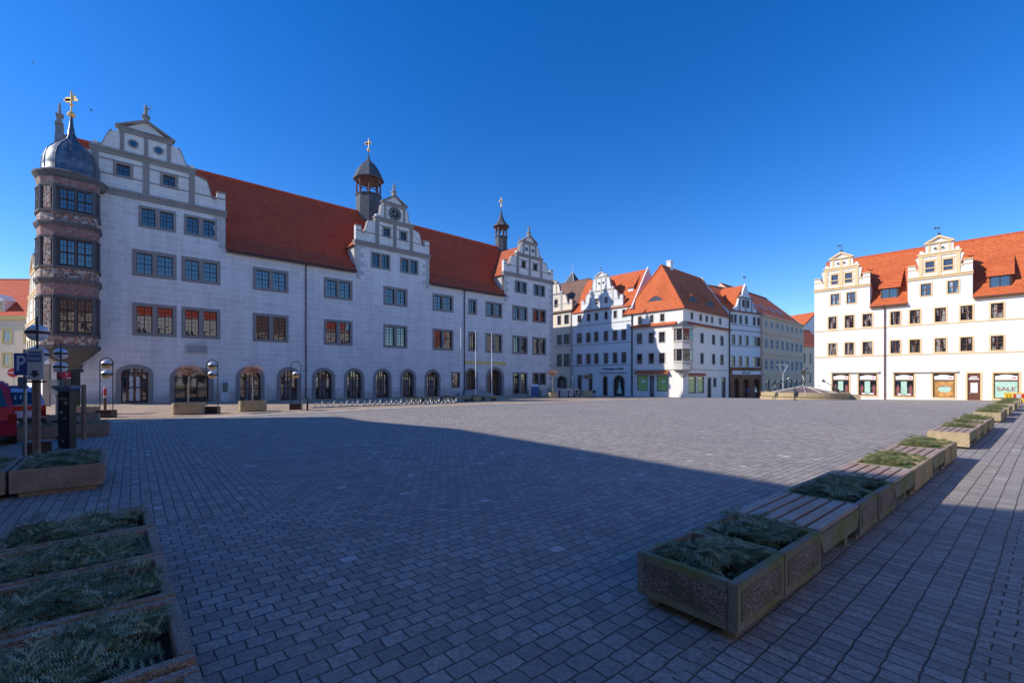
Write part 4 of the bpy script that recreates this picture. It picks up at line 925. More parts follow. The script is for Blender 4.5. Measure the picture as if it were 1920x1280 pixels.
for x in (3.6, 5.75, 7.9): f.box(x-.16, x+.16, -.05, -.003, 15.3, 17.9)
f.build('cornice', M['brown'], gg); f = MB(); f.cyl((5.75, .2, 20.8), (5.75, .2, 22.6), .04, .03, 5); f.box(5.0, 6.0, .17, .22, 22.0, 22.45); f.build('weather_vane', M['galv'], gg)
b = MB(); b.prism([(3.3, 17.9), (5.75, 20.7), (8.2, 17.9), (8.2, 15.2), (3.3, 15.2)], 'y', .4, 5.2); H.put(b, 'cross_roof', M['tile'])
pipe(H, .05, -2.6, 15, 'black', .08)
# H5
h5 = thing('terraced_house', 'wide olive yellow house with three rows of tall windows beyond the pointed gable', 'house', (F5.o.x, F5.o.y, 0), F5.ang); H = Face(h5)
k5 = dict(sw=.22, cols=2, fw=.09, depth=.14, proud=.06, rows=3, smat='ltrim', fmat='whitew', gmat='glass')
for i in range(8):
    a = 1.0+3.42*i
    window(H, a, a+1.9, 8.05, 10.35, **k5); window(H, a, a+1.9, 3.55, 5.9, gable=1, **k5); window(H, a+.1, a+1.7, 12.5, 14.1, **{**k5, 'rows': 2})
for i in range(7): window(H, 1.0+3.8*i, 4.2+3.8*i, -2.6, 1.7, name='shop_window', **{**k5, 'fmat': 'brown', 'smat': 'ltrim', 'gmat': 'glassc'})
finish(H, 0, 28.1, 15.0, 22.9, 8.6, 'yellow', 'tile', -8)
for v, p in ((11.2, .2), (6.9, .2), (2.3, .25), (14.7, .3)): cornice_band(H, 0, 28.1, v, v+.4, p, 'yellow', 'cornice')
for u in (3, 8, 14, 19):
    sl = 7.9/8.6; d = MB(); d.add([(u, 2.2, 15+2.2*sl+.1), (u+1.1, 2.2, 15+2.2*sl+.1), (u+1.1, 3.6, 15+3.6*sl+.1), (u, 3.6, 15+3.6*sl+.1)], [(0, 1, 2, 3)]); d.add([(u, 2.2, 15+2.2*sl), (u+1.1, 2.2, 15+2.2*sl), (u+1.1, 3.6, 15+3.6*sl), (u, 3.6, 15+3.6*sl)], [(0, 3, 2, 1)]); H.put(d, 'skylight', M['glass'])
for o in (h1, h2, h3, h4, h5, tw): settle(o)
# H6, H7 at the end of the street
def plainhouse(name, label, px, y, W, D, ve, vr, wall, roof, ang=0.0, wins=(), gable_front=False, cat='house', wk=None):
    x = (px-960)/850*y; g0 = gz(x, y); o = thing(name, label, cat, (x, y, g0), ang); Fc = Face(o)
    for a, b, c, d in wins: window(Fc, a, b, c, d, **(wk or dict(sw=.14, smat='ltrim', cols=2, fw=.07, depth=.12)))
    b = MB(); wallgrid(b, 0, W, -1, ve, Fc.holes)
    if gable_front:
        b.poly([(0, 0, ve), (W, 0, ve), (W/2, 0, vr)]); b.poly([(0, 0, -1), (0, D, -1), (0, D, ve), (0, 0, ve)]); b.poly([(W, 0, -1), (W, D, -1), (W, D, ve), (W, 0, ve)]); b.poly([(0, D, -1), (W, D, -1), (W, D, ve), (W/2, D, vr), (0, D, ve)])
        Fc.put(b, 'wall', M[wall]); r = MB(); t = .25; r.prism([(-.4, ve-.25), (W/2, vr+.02), (W+.4, ve-.25), (W+.4, ve-.05), (W/2, vr+.28), (-.4, ve-.05)], 'y', .15, D+.1); Fc.put(r, 'roof', M[roof])
    else:
        b.poly([(0, 0, -1), (0, D, -1), (0, D, ve), (0, D/2, vr-.1), (0, 0, ve)]); b.poly([(W, 0, -1), (W, D, -1), (W, D, ve), (W, D/2, vr-.1), (W, 0, ve)]); b.poly([(0, D, -1), (W, D, -1), (W, D, ve), (0, D, ve)]); Fc.put(b, 'wall', M[wall]); main_roof(Fc, -.1, W+.1, ve, vr, D/2, roof, over=.3, kick=.8)
    return o, Fc
plainhouse('gabled_house', 'plain white gable wall of a distant house beside the long sunlit house', 1497, 145, 15, 12, 20.5, 27.2, 'white', 'tile', 0.25, [(11.5, 12.6, 19, 20.4)], True)
plainhouse('low_house', 'low beige house with red roof at the end of the far street', 1500, 128, 14, 10, 14.5, 20, 'yelwall', 'tile2', .5, [(1.5, 2.8, 9.5, 12.5), (4.5, 5.8, 9.5, 12.5), (7.5, 8.8, 9.5, 12.5), (1.5, 2.8, 4, 7), (4.5, 5.8, 4, 7), (7.5, 8.8, 4, 7)])
# left street
wl = [(2.0+3.3*i, 3.6+3.3*i, v, v+2.3) for i in range(6) for v in (3.6, 7.2)]
o, Fc = plainhouse('street_house', 'yellow house with ochre window frames and red roof down the left street', -105, 70, 22, 12, 11.6, 18.4, 'yelwall', 'thtile', .03, wl, wk=dict(sw=.28, smat='ochre', cols=2, rows=3, fw=.09, fmat='whitew', gmat='glassc', depth=.12))
cornice_band(Fc, 0, 22, 10.9, 11.5, .3, 'ochre', 'cornice')
for u in (5.0, 14.4):
    d = MB(); d.box(u, u+3.4, .6, 3.0, 11.9, 14.0); d.prism([(u-.3, 14.0), (u+1.7, 15.1), (u+3.7, 14.0)], 'y', .4, 4.0); q = Fc.put(d, 'dormer', M['white']); 
    d = MB(); d.box(u+.5, u+1.5, .57, .6, 12.3, 13.7); d.box(u+1.9, u+2.9, .57, .6, 12.3, 13.7); d.build('pane', M['glass'], q); d = MB(); d.box(u+.3, u+.5, .54, .62, 12.2, 13.8); d.box(u+1.5, u+1.9, .54, .62, 12.2, 13.8); d.box(u+2.9, u+3.1, .54, .62, 12.2, 13.8); d.build('frame', M['ochre'], q)
b = MB(); b.box(14.2, 15.0, 5.6, 6.4, 17.5, 19.6); b.box(15.6, 16.2, 5.6, 6.4, 17.5, 19.0); Fc.put(b, 'chimney', M['brownst'])
q0 = Vector((-75, 70)); q1 = Vector((-58, 56)); dd = (q1-q0).normalized()
ogh = thing('ornate_gabled_house', 'sunlit cream house with volute gable seen edge on beside the oriel', 'house', (q0.x, q0.y, gz(q0.x, q0.y)), math.atan2(dd.y, dd.x)); Fc = Face(ogh)
for i in range(6):
    for v in (1.2, 5.2): window(Fc, 1.5+3.3*i, 3.3+3.3*i, v, v+2.4, sw=.25, smat='ochre', cols=2, fw=.1, gmat='glassc')
b = MB(); wallgrid(b, 0, 22, -1, 10.2, Fc.holes); Fc.put(b, 'wall', M['white']); gable(Fc, 11, 10.5, 6.5, 3.2, (9.4, 10.0, 13.2, 13.8, 16.4, 16.9, 19), 'white', 'creamtrim', pil=.8, top='vane')
b = MB(); b.prism([(.3, 9.8), (11, 18), (21.7, 9.8)], 'y', .5, 12); Fc.put(b, 'roof', M['thtile']); shell(Fc, 0, 22, 6, -1, 9.5, 9.6, 'white')

# =================================================================== HOUSES ROUND THE SQUARE OUTSIDE THE FRAME (they shade it and stand in the window reflections)
sun_h = 17.5; tl = sun_h/math.tan(R(SUN_EL)); off = SH*tl
ridge = [Vector(p)+off for p in ((-8.6, 22.7), (-6.57, 20.46), (-2.03, 17.27), (1.6, 12.75), (5.16, 8.12), (6.68, 7.08), (7.52, 6.66), (14.5, .3), (24, -10))]
CORN = Vector((-14.5, 20.4))+SH*(11/math.tan(R(SUN_EL)))
GH = [(0, 2, 'pale yellow house shading the left foreground, nearest the town hall', 'yelwall'), (2, 4, 'white house shading the left foreground, middle of three', 'white'), (4, 8, 'ochre house shading the foreground, nearest the camera', 'ochre')]
for i0, i1, lab, wm in GH:
    a, b_ = ridge[i0], ridge[i1]; o = thing('town_house', lab, 'house', (a.x, a.y, 0), 0, 'houses shading the near side of the square')
    fd = Vector((.741, .671)).normalized()*4.6
    wl_, rf = MB(), MB()
    for k in range(i0, i1):
        p, q = ridge[k]-a, ridge[k+1]-a; pf, qf = p+fd, q+fd; pb, qb = p-fd, q-fd
        if k == 0: pf = CORN-a
        wl_.poly([(pf.x, pf.y, -1), (qf.x, qf.y, -1), (qf.x, qf.y, 11), (pf.x, pf.y, 11)]); wl_.poly([(pb.x, pb.y, -1), (qb.x, qb.y, -1), (qb.x, qb.y, 11), (pb.x, pb.y, 11)])
        rf.poly([(pf.x, pf.y, 11), (qf.x, qf.y, 11), (q.x, q.y, sun_h), (p.x, p.y, sun_h)]); rf.poly([(pb.x, pb.y, 11), (qb.x, qb.y, 11), (q.x, q.y, sun_h), (p.x, p.y, sun_h)])
        if k == i0: wl_.poly([(pf.x, pf.y, -1), (pf.x, pf.y, 11), (p.x, p.y, sun_h), (pb.x, pb.y, 11), (pb.x, pb.y, -1)])
        if k == i1-1: wl_.poly([(qf.x, qf.y, -1), (qf.x, qf.y, 11), (q.x, q.y, sun_h), (qb.x, qb.y, 11), (qb.x, qb.y, -1)])
    wl_.build('wall', M[wm], o); rf.build('roof', M['tile2'], o)
    p, q = ridge[i0]+fd, ridge[i1]+fd
    if i0 == 0: p = CORN
    dv = (q-p); L = dv.length; ang = math.atan2(dv.y, dv.x); n = int(L/2.6)
    for r_ in range(3):
        for k in range(n):
            pos = p+dv*((k+.5)/n)-a
            f = MB(); f.box(-.65, .65, -.35, -.2, 0, 1.9); w_ = f.build('window', M['ltrim'], o, (pos.x, pos.y, 1.0+3.3*r_), ang); f = MB(); f.box(-.52, .52, -.36, -.352, .12, 1.78); f.build('pane', M['glassd'], w_)
QN = Vector((FT.d.y, -FT.d.x))
labs = ['pale yellow house behind the camera, end of the row nearest the ochre house', 'cream house behind the camera, second from the far right house row', 'yellow house behind the camera, facing the portal of the town hall', 'pale house behind the camera, at the far end of its row']
for i, (wm, u0_, L, ve) in enumerate((('yelwall', 2, 17, 13.0), ('white', 19.2, 15, 14.2), ('yelwall', 34.4, 13, 12.4), ('cream', 47.6, 14, 13.4))):
    p = QN*15.5+FT.d*(u0_+L)-FT.d*14; ang = FT.ang+PI
    o = thing('town_house', labs[i], 'house', (p.x, p.y, 0), ang, 'houses facing the town hall across the square'); Fc = Face(o)
    for k in range(int(L/2.5)):
        for v in (3.9, 6.9, 9.9): window(Fc, .8+2.5*k, 2.1+2.5*k, v, v+1.9, sw=.15, smat='ltrim', hole=False, proud=.06, gmat='glassd')
        window(Fc, .7+2.5*k, 2.4+2.5*k, .6, 2.9, sw=.12, smat='ltrim', hole=False, proud=.06, gmat='glassd', name='shop_window')
    b = MB(); wallgrid(b, 0, L, -1.5, ve, []); Fc.put(b, 'wall', M[wm]); shell(Fc, 0, L, 4.5, -1.5, ve, ve+4.2, wm); main_roof(Fc, 0, L, ve, ve+4.2, 4.5, 'browntile' if i % 2 == 0 else 'thtile', over=.3, kick=.7)

# =================================================================== PLANTERS AND BENCHES
def fir_mesh(W, D, n, seed, mat, lift=.0, L0=.30):
    rnd = random.Random(seed); vs, fs, ms = [], [], []; cm = [0]
    def needle(p, d, L, w_):
        s = d.cross(Vector((0, 0, 1))); 
        if s.length < .05: s = Vector((1, 0, 0))
        s.normalize(); i = len(vs); vs.extend([tuple(p-s*w_), tuple(p+s*w_), tuple(p+d*L)]); fs.append((i, i+1, i+2)); ms.append(cm[0])
    def twig(p, d, L, k):
        cm[0] = (rnd.randrange(3) if rnd.random() < .45 else cm[0]); d = d.normalized(); a = d.orthogonal().normalized(); b = d.cross(a); side = rnd.random()*6
        for j in range(k):
            t = j/k; q = p+d*(L*t)+Vector((0, 0, -.10*t*t*L)); th_ = side+j*2.4
            if not (-.03 < q.x < W+.03 and -.03 < q.y < D+.03): continue
            nd = (a*math.cos(th_)+b*math.sin(th_))*.8+d*.65; needle(q, nd.normalized(), .027*(1.15-.5*t), .0027)
    for _ in range(n):
        cm[0] = rnd.choice((0, 1, 1, 2)); x, y = rnd.uniform(0.0, W), rnd.uniform(0.0, D); an = rnd.uniform(0, 2*PI)
        if rnd.random() < .8: an = math.atan2(D/2-y, W/2-x)+rnd.uniform(-1.2, 1.2)
        z = lift+rnd.uniform(-.06, .07); d = Vector((math.cos(an), math.sin(an), rnd.uniform(-.05, .42))); L = rnd.uniform(.7, 1.2)*L0; p = Vector((x, y, z))
        twig(p, d, L, int(L*260))
        for k in range(1, 7):
            t = k/7
            for s in (-1, 1):
                sd = Matrix.Rotation(s*R(50), 3, 'Z') @ d; sd.z += rnd.uniform(-.12, .2); ll = L*.5*(1.1-t); twig(p+d*(L*t), sd, ll, int(ll*260))
    me = bpy.data.meshes.new('fir_branches'); me.from_pydata(vs, [], fs); [me.materials.append(q_) for q_ in mat]; me.polygons.foreach_set('material_index', ms); me.update(); return me
PW, PD_, PH = .90, .86, .44
def planter_parts(bm, am, W=PW, D=PD_, H=PH, seed=0, tilt=.02):
    rim, base = .075, .075
    b = MB()
    b.box(0, W, 0, rim, base, H); b.box(0, W, D-rim, D, base, H); b.box(0, rim, rim, D-rim, base, H); b.box(W-rim, W, rim, D-rim, base, H); b.box(rim, W-rim, rim, D-rim, base, base+.06)
    box = b.mesh('planter_box', bm, bevel=.008)
    b = MB(); i = .07
    b.box(i, W-i, -.006, .004, base+i, H-i*.9); b.box(i, W-i, D-.004, D+.006, base+i, H-i*.9); b.box(-.006, .004, i, D-i, base+i, H-i*.9); b.box(W-.004, W+.006, i, D-i, base+i, H-i*.9)
    pan = b.mesh('aggregate_panels', am)
    b = MB(); b.box(.10, W-.10, .06, .16, 0, base+.002); b.box(.10, W-.10, D-.16, D-.06, 0, base+.002); feet = b.mesh('feet', bm)
    b = MB(); n = 10; rnd = random.Random(seed); vs = []
    for j in range(n+1):
        for i_ in range(n+1): vs.append((rim+(W-2*rim)*i_/n, rim+(D-2*rim)*j/n, H-.10+rnd.uniform(-.02, .025)))
    b.add(vs, [(j*(n+1)+k, j*(n+1)+k+1, (j+1)*(n+1)+k+1, (j+1)*(n+1)+k) for j in range(n) for k in range(n)]); soil = b.mesh('soil', M['soil'])
    return dict(planter_box=box, aggregate_panels=pan, feet=feet, soil=soil)
FIRS = [fir_mesh(PW-.16, PD_-.16, 62, 11+i, M['fir']) for i in range(3)]; FIRL = [fir_mesh(PW-.16, PD_-.16, 80, 31+i, M['firl']) for i in range(2)]
FIRB = [fir_mesh(1.0, .78, 115, 51+i, M['fir'], L0=.34) for i in range(3)]
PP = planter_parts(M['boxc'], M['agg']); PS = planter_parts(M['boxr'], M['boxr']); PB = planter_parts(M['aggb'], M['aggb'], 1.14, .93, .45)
def planter(label, loc, rz, parts, fir, group, lift=.42, foff=.08):
    o = thing('planter', label, 'planter', loc, rz, group)
    for k, me in parts.items(): inst(k, me, o)
    inst('fir_branches', fir, o, (foff, foff, lift)); return o
PDV = Vector((.767, .641)).normalized(); LN = Vector((-PDV.y, PDV.x)); PA = math.atan2(PDV.y, PDV.x)
R0 = Vector((1.64, 3.30))
slat_mats = M['slat']
def bench_meshes(L):
    b = MB(); n = 6; D = PD_; g_ = .028; w_ = (D-g_*(n-1)-.02)/n
    for k in range(n): y = .01+k*(w_+g_); b.box(.0, L, y, y+w_, .405, .445)
    slats = b.mesh('seat_slats', M['slat'], bevel=.005)
    b = MB()
    for y in (.0, D-.07): b.prism([(.02, .40), (.02, .34), (.10, .19), (L-.10, .19), (L-.02, .34), (L-.02, .40)], 'y', y, y+.07)
    for x in (.3, L-.38): b.box(x, x+.08, .07, D-.07, .32, .405)
    side = b.mesh('side_beams', M['boxc']); b = MB()
    for x in (.16, L-.28): b.box(x, x+.12, .08, D-.08, 0, .195)
    return dict(seat_slats=slats, side_beams=side, supports=b.mesh('supports', M['boxc']))
BM = {L: bench_meshes(L) for L in (1.4, 1.2, 1.7)}
ORD = ['first', 'second', 'third', 'fourth', 'fifth', 'sixth', 'seventh', 'eighth', 'ninth', 'tenth', 'eleventh', 'twelfth', 'thirteenth', 'fourteenth', 'fifteenth', 'sixteenth', 'seventeenth', 'eighteenth', 'nineteenth', 'twentieth', 'twenty-first', 'twenty-second', 'twenty-third', 'twenty-fourth', 'twenty-fifth', 'twenty-sixth']
seq = [(0, 'P'), (.91, 'P'), (1.83, 'b1.4'), (3.25, 'P'), (4.16, 'P'), (5.08, 'b1.4'), (6.5, 'P'), (7.41, 'P'), (8.33, 'b1.4'), (9.75, 'P'), (10.66, 'P'),
       (14.15, 'b1.7'), (15.87, 'P'), (16.79, 'b1.2'), (18.01, 'P'), (18.93, 'b1.2'), (20.15, 'P'), (21.06, 'P'), (25.4, 'P'), (26.31, 'P'), (27.23, 'b1.2'), (28.45, 'P'),
       (30.6, 'P'), (31.5, 'P'), (32.45, 'b1.4'), (35.6, 'P'), (36.5, 'b1.4'), (37.95, 'P'), (40.4, 'P'), (41.3, 'P'), (44.0, 'P'), (44.9, 'P')]
np_ = nb_ = 0
for s_, k in seq:
    q = R0+PDV*s_; z = gz(q.x, q.y); far = s_ > 14
    if k == 'P':
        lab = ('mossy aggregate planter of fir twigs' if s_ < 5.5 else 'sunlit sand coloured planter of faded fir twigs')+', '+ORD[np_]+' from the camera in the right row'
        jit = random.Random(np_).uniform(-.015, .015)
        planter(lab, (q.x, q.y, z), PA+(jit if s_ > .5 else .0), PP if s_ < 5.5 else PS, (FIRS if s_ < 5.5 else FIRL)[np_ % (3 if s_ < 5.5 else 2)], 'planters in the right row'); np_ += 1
    else:
        L = float(k[1:]); o = thing('bench', 'weathered slatted bench without back, '+ORD[nb_]+' from the camera in the right row', 'bench', (q.x, q.y, z), PA, 'slatted benches in the right row'); nb_ += 1
        for kk, me in BM[L].items():
            if kk == 'seat_slats' and far: pass
            inst(kk, me, o)
        if s_ == 14.15: b = MB(); b.box(-.08, .0, 0, PD_, .06, .44); b.build('end_panel', M['boxl'], o)
# near left block of big planters
LV = Vector((-.664, .748)).normalized(); L0_ = Vector((-1.70, 2.44)); LB = Vector((LV.y, -LV.x)); LA = math.atan2(LB.y, LB.x)
nl = ['nearest of the right column', 'second of the right column', 'third of the right column', 'farthest of the right column', 'second of the left column', 'third of the left column', 'farthest of the left column']
i = 0
for c_ in (0, 1):
    for r_ in range(4):
        if c_ == 1 and r_ == 0: continue
        q = L0_+LV*(.97*r_)-LB*(1.14+c_*1.20)
        planter('brown aggregate planter full of fir branches, '+nl[i]+' in the left foreground', (q.x, q.y, gz(q.x, q.y)), LA, PB, FIRB[i % 3], 'big planters in the left foreground', .40, .07); i += 1
q = L0_-LV*1.0-LB*1.14; planter('brown aggregate planter of fir branches at the very bottom left edge', (q.x, q.y, 0), LA, PB, FIRB[1], 'big planters in the left foreground', .34, .07)
# middle left block
Mo = Vector((-7.22, 8.02)); i = 0
for r_ in range(2):
    for c_ in range(3):
        q = Mo+LV*(.98*r_)-PDV*(1.14+1.18*c_)
        planter('brown planter of fir branches, '+('front' if r_ == 0 else 'back')+' row, '+['right', 'middle', 'left'][c_]+', of the block at the parking meter', (q.x, q.y, gz(q.x, q.y)), PA, PB, FIRB[(i+1) % 3], 'planter block before the parking meter', .42, .07); i += 1
for px, y, lab, n, f_ in ((205, 15.2, 'low planter behind the grey post', 2, 0), (186, 18.6, 'planter with pale greenery before the arched lamp', 2, 1), (184, 23.2, 'small planter between parking meter and arched lamp', 1, 0)):
    for k in range(n):
        q = Vector((((px-960)/850)*y, y))-PDV*(1.14+1.18*k)
        planter(lab+([', right one of two', ', left one of two'][k] if n > 1 else ''), (q.x, q.y, gz(q.x, q.y)), PA, PB if f_ == 0 else PB, FIRB[k] if f_ == 0 else FIRL[0], 'small planters by the left lamps', .37, .07)
# row of benches and planters in front of the portal
P0 = at(770, 37); d2 = FT.d
for k, (kind, lab) in enumerate((('P', 'sandy planter end in front of the arched doors, left end of the low bench row'), ('B', 'dark bench left of the flagpoles'), ('P', 'dark planter between the benches before the flagpoles'), ('B', 'dark bench at the first flagpole'), ('P', 'dark planter near the middle flagpole'), ('B', 'dark bench near the last flagpole'))):
    s_ = [0, .95, 2.6, 3.6, 5.2, 6.2][k]*1.25; q = Vector((P0.x, P0.y))+d2*s_
    if kind == 'P': planter(lab, (q.x, q.y, gz(q.x, q.y)), FT.ang, PS, FIRL[0], 'low seats before the portal')
    else:
        o = thing('bench', lab, 'bench', (q.x, q.y, gz(q.x, q.y)), FT.ang, 'low seats before the portal')
        for kk, me in BM[1.7].items(): inst(kk, me, o)

# =================================================================== TREES IN TROUGHS
def trough(label, px, y, W, H, D=.9, rz=None):
    p = at(px, y); o = thing('trough', label, 'trough', p, FT.ang-.45 if rz is None else rz); b = MB()
    c = .16; O = [(-W/2+c, -D/2), (W/2-c, -D/2), (W/2, -D/2+c), (W/2, D/2-c), (W/2-c, D/2), (-W/2+c, D/2), (-W/2, D/2-c), (-W/2, -D/2+c)]
    b.prism([(x*.97, y_*.97) for x, y_ in O], 'z', .05, H); b.prism([(x*.85, y_*.85) for x, y_ in O], 'z', 0, .05); bx_ = b.build('trough_box', M['boxl'], o, bevel=.02)
    b = MB(); b.prism([(x*.83, y_*.8) for x, y_ in O], 'z', H, H+.012); b.build('soil', M['soil'], o); return p, H
def bare_tree(label, p, z0, ht, cr, seed, n=170):
    rnd = random.Random(seed); o = thing('bare_tree', label, 'tree', (p.x, p.y, p.z+z0), 0, 'pollarded trees in troughs'); b = MB()
    pts = [(rnd.uniform(-.02, .02), rnd.uniform(-.02, .02), ht*k/5) for k in range(6)]; b.tube(pts, .035, 7); b.build('trunk', M['bark'], o)
    b = MB(); top = Vector(pts[-1])
    for k in range(n):
        a = rnd.uniform(0, 2*PI); el = rnd.uniform(-.12, 1.3); L = cr*rnd.uniform(.6, 1.15)*(1-.28*max(0, el)); d = Vector((math.cos(a)*math.cos(el), math.sin(a)*math.cos(el), math.sin(el)*1.0))
        mid = top+d*L*.5+Vector((0, 0, .10*cr+rnd.uniform(-.03, .03))); end = top+d*L+Vector((rnd.uniform(-.1, .1), rnd.uniform(-.1, .1), rnd.uniform(-.08, .1)))
        b.cyl(top+Vector((0, 0, rnd.uniform(-.05, .05))), mid, .011, .008, 4); b.cyl(mid, end, .009, .004, 3)
        for _ in range(2):
            e2 = mid+Vector((rnd.uniform(-1, 1), rnd.uniform(-1, 1), rnd.uniform(-.2, .5)))*cr*.5; b.cyl(mid, e2, .006, .003, 3)
    b.build('crown', M['twig'], o)
for px, y, W, H, ht, cr, l1, l2 in ((354, 24.1, 1.42, .62, 1.50, .80, 'sandstone coloured trough left of the two globed lamp by the shopfront', 'bare pollarded tree before the wide shopfront arch'),
        (474, 26.3, 1.4, .62, 1.58, .72, 'sandstone coloured trough before the third arched door', 'bare pollarded tree between the two arched lamps'),
        (1036, 53, 1.1, .68, 2.0, .95, 'small sunlit trough beside the cafe fence', 'bare tree with pale trunk at the right corner of the town hall'),
        (1100, 66, 1.75, .85, 1.7, 1.1, 'shaded trough before the brown door', 'bare tree before the brown door of the white house')):
    p, h = trough(l1, px, y, W, H); bare_tree(l2, p, h, ht, cr, int(px))

# =================================================================== LAMPS
def lamp_mesh(two=True, sc=1.0):
    o = {}
    W_, HH = .27, 2.93
    b = MB(); pts = [(-W_, 0, .1), (-W_, 0, HH-W_)]+[(-W_*math.cos(PI*k/12), 0, HH-W_+W_*math.sin(PI*k/12)) for k in range(1, 12)]+[(W_, 0, HH-W_), (W_, 0, .1)]; b.tube(pts, .022, 8)
    o['lamp_frame'] = (b.mesh('lamp_frame', M['dark']), 0)
    b = MB(); b.box(-.32, .32, -.25, .25, 0, .38); o['base'] = (b.mesh('base', M['timber'], bevel=.01), 0)
    return o
def globe_mesh(up, low):
    b = MB(); pr = [(.001, .205)]+[(.215*math.sin(a), .205*math.cos(a)) for a in [PI*k/16 for k in range(1, 7)]]+[(.214, .03)]; b.lathe(0, 0, pr, 20)
    b2 = MB(); b2.lathe(0, 0, [(.214, -.03)]+[(.215*math.sin(a), .205*math.cos(a)) for a in [PI*k/16 for k in range(10, 16)]]+[(.001, -.205)], 20)
    b3 = MB(); b3.lathe(0, 0, [(.228, -.032), (.228, .032)], 20); b3.cyl((-.30, 0, 0), (.30, 0, 0), .02, .02, 6)
    return b.mesh('lamp_shade', up, smooth=True), b2.mesh('globe', low, smooth=True), b3.mesh('band', M['dark'])
SH_ = plain('polished_shade', (.66, .67, .70), .38, .35, .04, 3, 0)
LM = lamp_mesh(); GA = globe_mesh(SH_, M['opaly']); GW = globe_mesh(SH_, M['opal'])
def lamp(label, px, y, rz, globes, scz=1.0, wd=1.0):
    p = at(px, y); o = thing('street_lamp', label, 'street lamp', p, rz, 'arched globe lamps')
    for k, (me, z) in LM.items():
        q = inst(k, me, o); 
        if k == 'lamp_frame': q.scale = (1, 1, scz)
    for z, g_ in globes:
        f = inst('lamp_head', None, o, (0, 0, z*scz))
        u_ = inst('lamp_shade', g_[0], o, (0, 0, z*scz)); u_.parent = o
        inst('globe', g_[1], o, (0, 0, z*scz)); inst('band', g_[2], o, (0, 0, z*scz)); bpy.data.objects.remove(f)
lamp('tall two globed lamp rising over the parking sign at far left', 70, 11.3, R(136), [(2.60, GW), (2.14, GW)], 1.18)
lamp('two globed lamp seen edge on behind the parking meter', 114, 17.2, R(135), [(2.60, GW), (2.14, GW)], 1.10)
lamp('arched lamp with two globes left of the first arched door', 199.5, 22.1, .23, [(2.60, GA), (2.12, GA)])
lamp('arched lamp with two globes beside the trough before the shopfront', 398, 24.8, .23, [(2.60, GA), (2.12, GA)])
lamp('arched lamp with a single low globe near the bicycle stands', 555, 27.6, .23, [(2.14, GA)])
lamp('small two globed lamp at the cafe fence', 1073, 60, .5, [(2.62, GW), (2.14, GW)])
# =================================================================== LEFT STREET FURNITURE
p = at(126, 12.6); o = thing('parking_meter', 'black parking ticket machine with blue grey roof behind the left planter block', 'parking meter', p, .05)
b = MB(); b.box(-.15, .15, -.12, .12, 0, 1.60); b.build('housing', M['black'], o, bevel=.015)
b = MB(); b.prism([(-.25, 1.66), (.25, 1.66), (.26, 1.73), (-.26, 1.73)], 'y', -.18, .18); b.prism([(-.25, 1.66), (.25, 1.66), (.16, 1.58), (-.16, 1.58)], 'y', -.13, .13); b.build('roof', plain('blue_grey_cap', (.16, .20, .32), .3, .4), o)
b = MB(); b.box(-.10, .12, -.135, -.12, 1.36, 1.40); b.box(.02, .12, -.135, -.12, 1.22, 1.31); b.box(.0, .09, -.13, -.12, .82, .86); b.build('display', M['grey'], o)
b = MB(); b.box(-.12, .0, -.14, -.12, 1.2, 1.33); b.box(-.12, .12, -.128, -.12, .15, 1.1); b.build('front_panel', plain('dark_blue_panel', (.015, .018, .035), .4), o)
b = MB(); b.cyl((-.03, -.12, 1.0), (-.03, -.145, 1.0), .03, .03, 10); b.cyl((-.0, -.12, .22), (-.0, -.14, .22), .025, .025, 10); b.build('coin_slot', M['zinc'], o)
p = at(47, 10.7); o = thing('parking_sign', 'blue P parking sign on a thin grey pole', 'road sign', p, -.08)
b = MB(); b.cyl((0, 0, 0), (0, 0, 2.62), .032, .032, 10); b.build('pole', M['grey'], o); z0 = 1.93
b = MB(); b.box(-.23, .14, -.05, -.04, z0+.08, z0+.60); b.build('sign_panel', M['sign'], o, bevel=.004); text(o, 'P', .52, M['signl'], (-.045, -.053, z0+.34), 'lettering', .002, bold=.004)
b = MB(); b.box(-.13, .10, -.05, -.04, z0-.24, z0+.04); b.build('lower_plate', plain('grey_blue_plate', (.12, .15, .20), .5), o)
b = MB(); b.cyl((-.02, 0, 1.33), (-.02, 0, 1.38), .036, .036, 10); b.build('clamp', M['galv'], o)
p = at(66, 10.6); o = thing('information_sign', 'white parking zone sign with blue panel and down arrow on brown posts', 'road sign', p, -.05)
b = MB(); b.cyl((-.02, 0, 0), (-.02, 0, 2.5), .042, .042, 8); b.cyl((.0, 0, 0), (.0, 0, .12), .14, .14, 8); b.build('post', M['poletan'], o); b = MB(); b.cyl((.06, .02, 0), (.06, .02, 2.5), .04, .04, 8); b.build('post', M['poletan'], o)
b = MB(); b.box(-.12, .28, -.07, -.05, 1.90, 2.62); b.build('sign_panel', M['signw'], o, bevel=.005); b = MB(); b.box(-.09, .22, -.075, -.071, 2.32, 2.56); b.build('blue_panel', M['signm'], o)
text(o, 'PARKSCHEIN', .05, M['txtw'], (.065, -.079, 2.50), 'lettering', .001, bold=.001); text(o, 'ZONE', .10, M['txtw'], (.065, -.079, 2.39), 'lettering', .001, bold=.001)
b = MB(); b.prism([(.0, 2.12), (.14, 2.12), (.14, 2.05), (.21, 2.05), (.07, 1.95), (-.07, 2.05), (.0, 2.05)], 'y', -.074, -.071); b.build('arrow', M['txtd'], o)
b = MB(); b.box(-.14, .30, -.06, -.02, 1.84, 1.88); b.build('bracket', M['dark'], o)
p = at(157, 14.4); o = tag(MB().cyl((0, 0, 0), (0, 0, 1.74), .065, .06, 12).build('post', M['poletan'], None, p), 'grey wooden post right of the parking meter', 'post')
p = at(197, 22.9); o = thing('marker_post', 'brown post with red and white top standing behind the arched lamp', 'post', p)
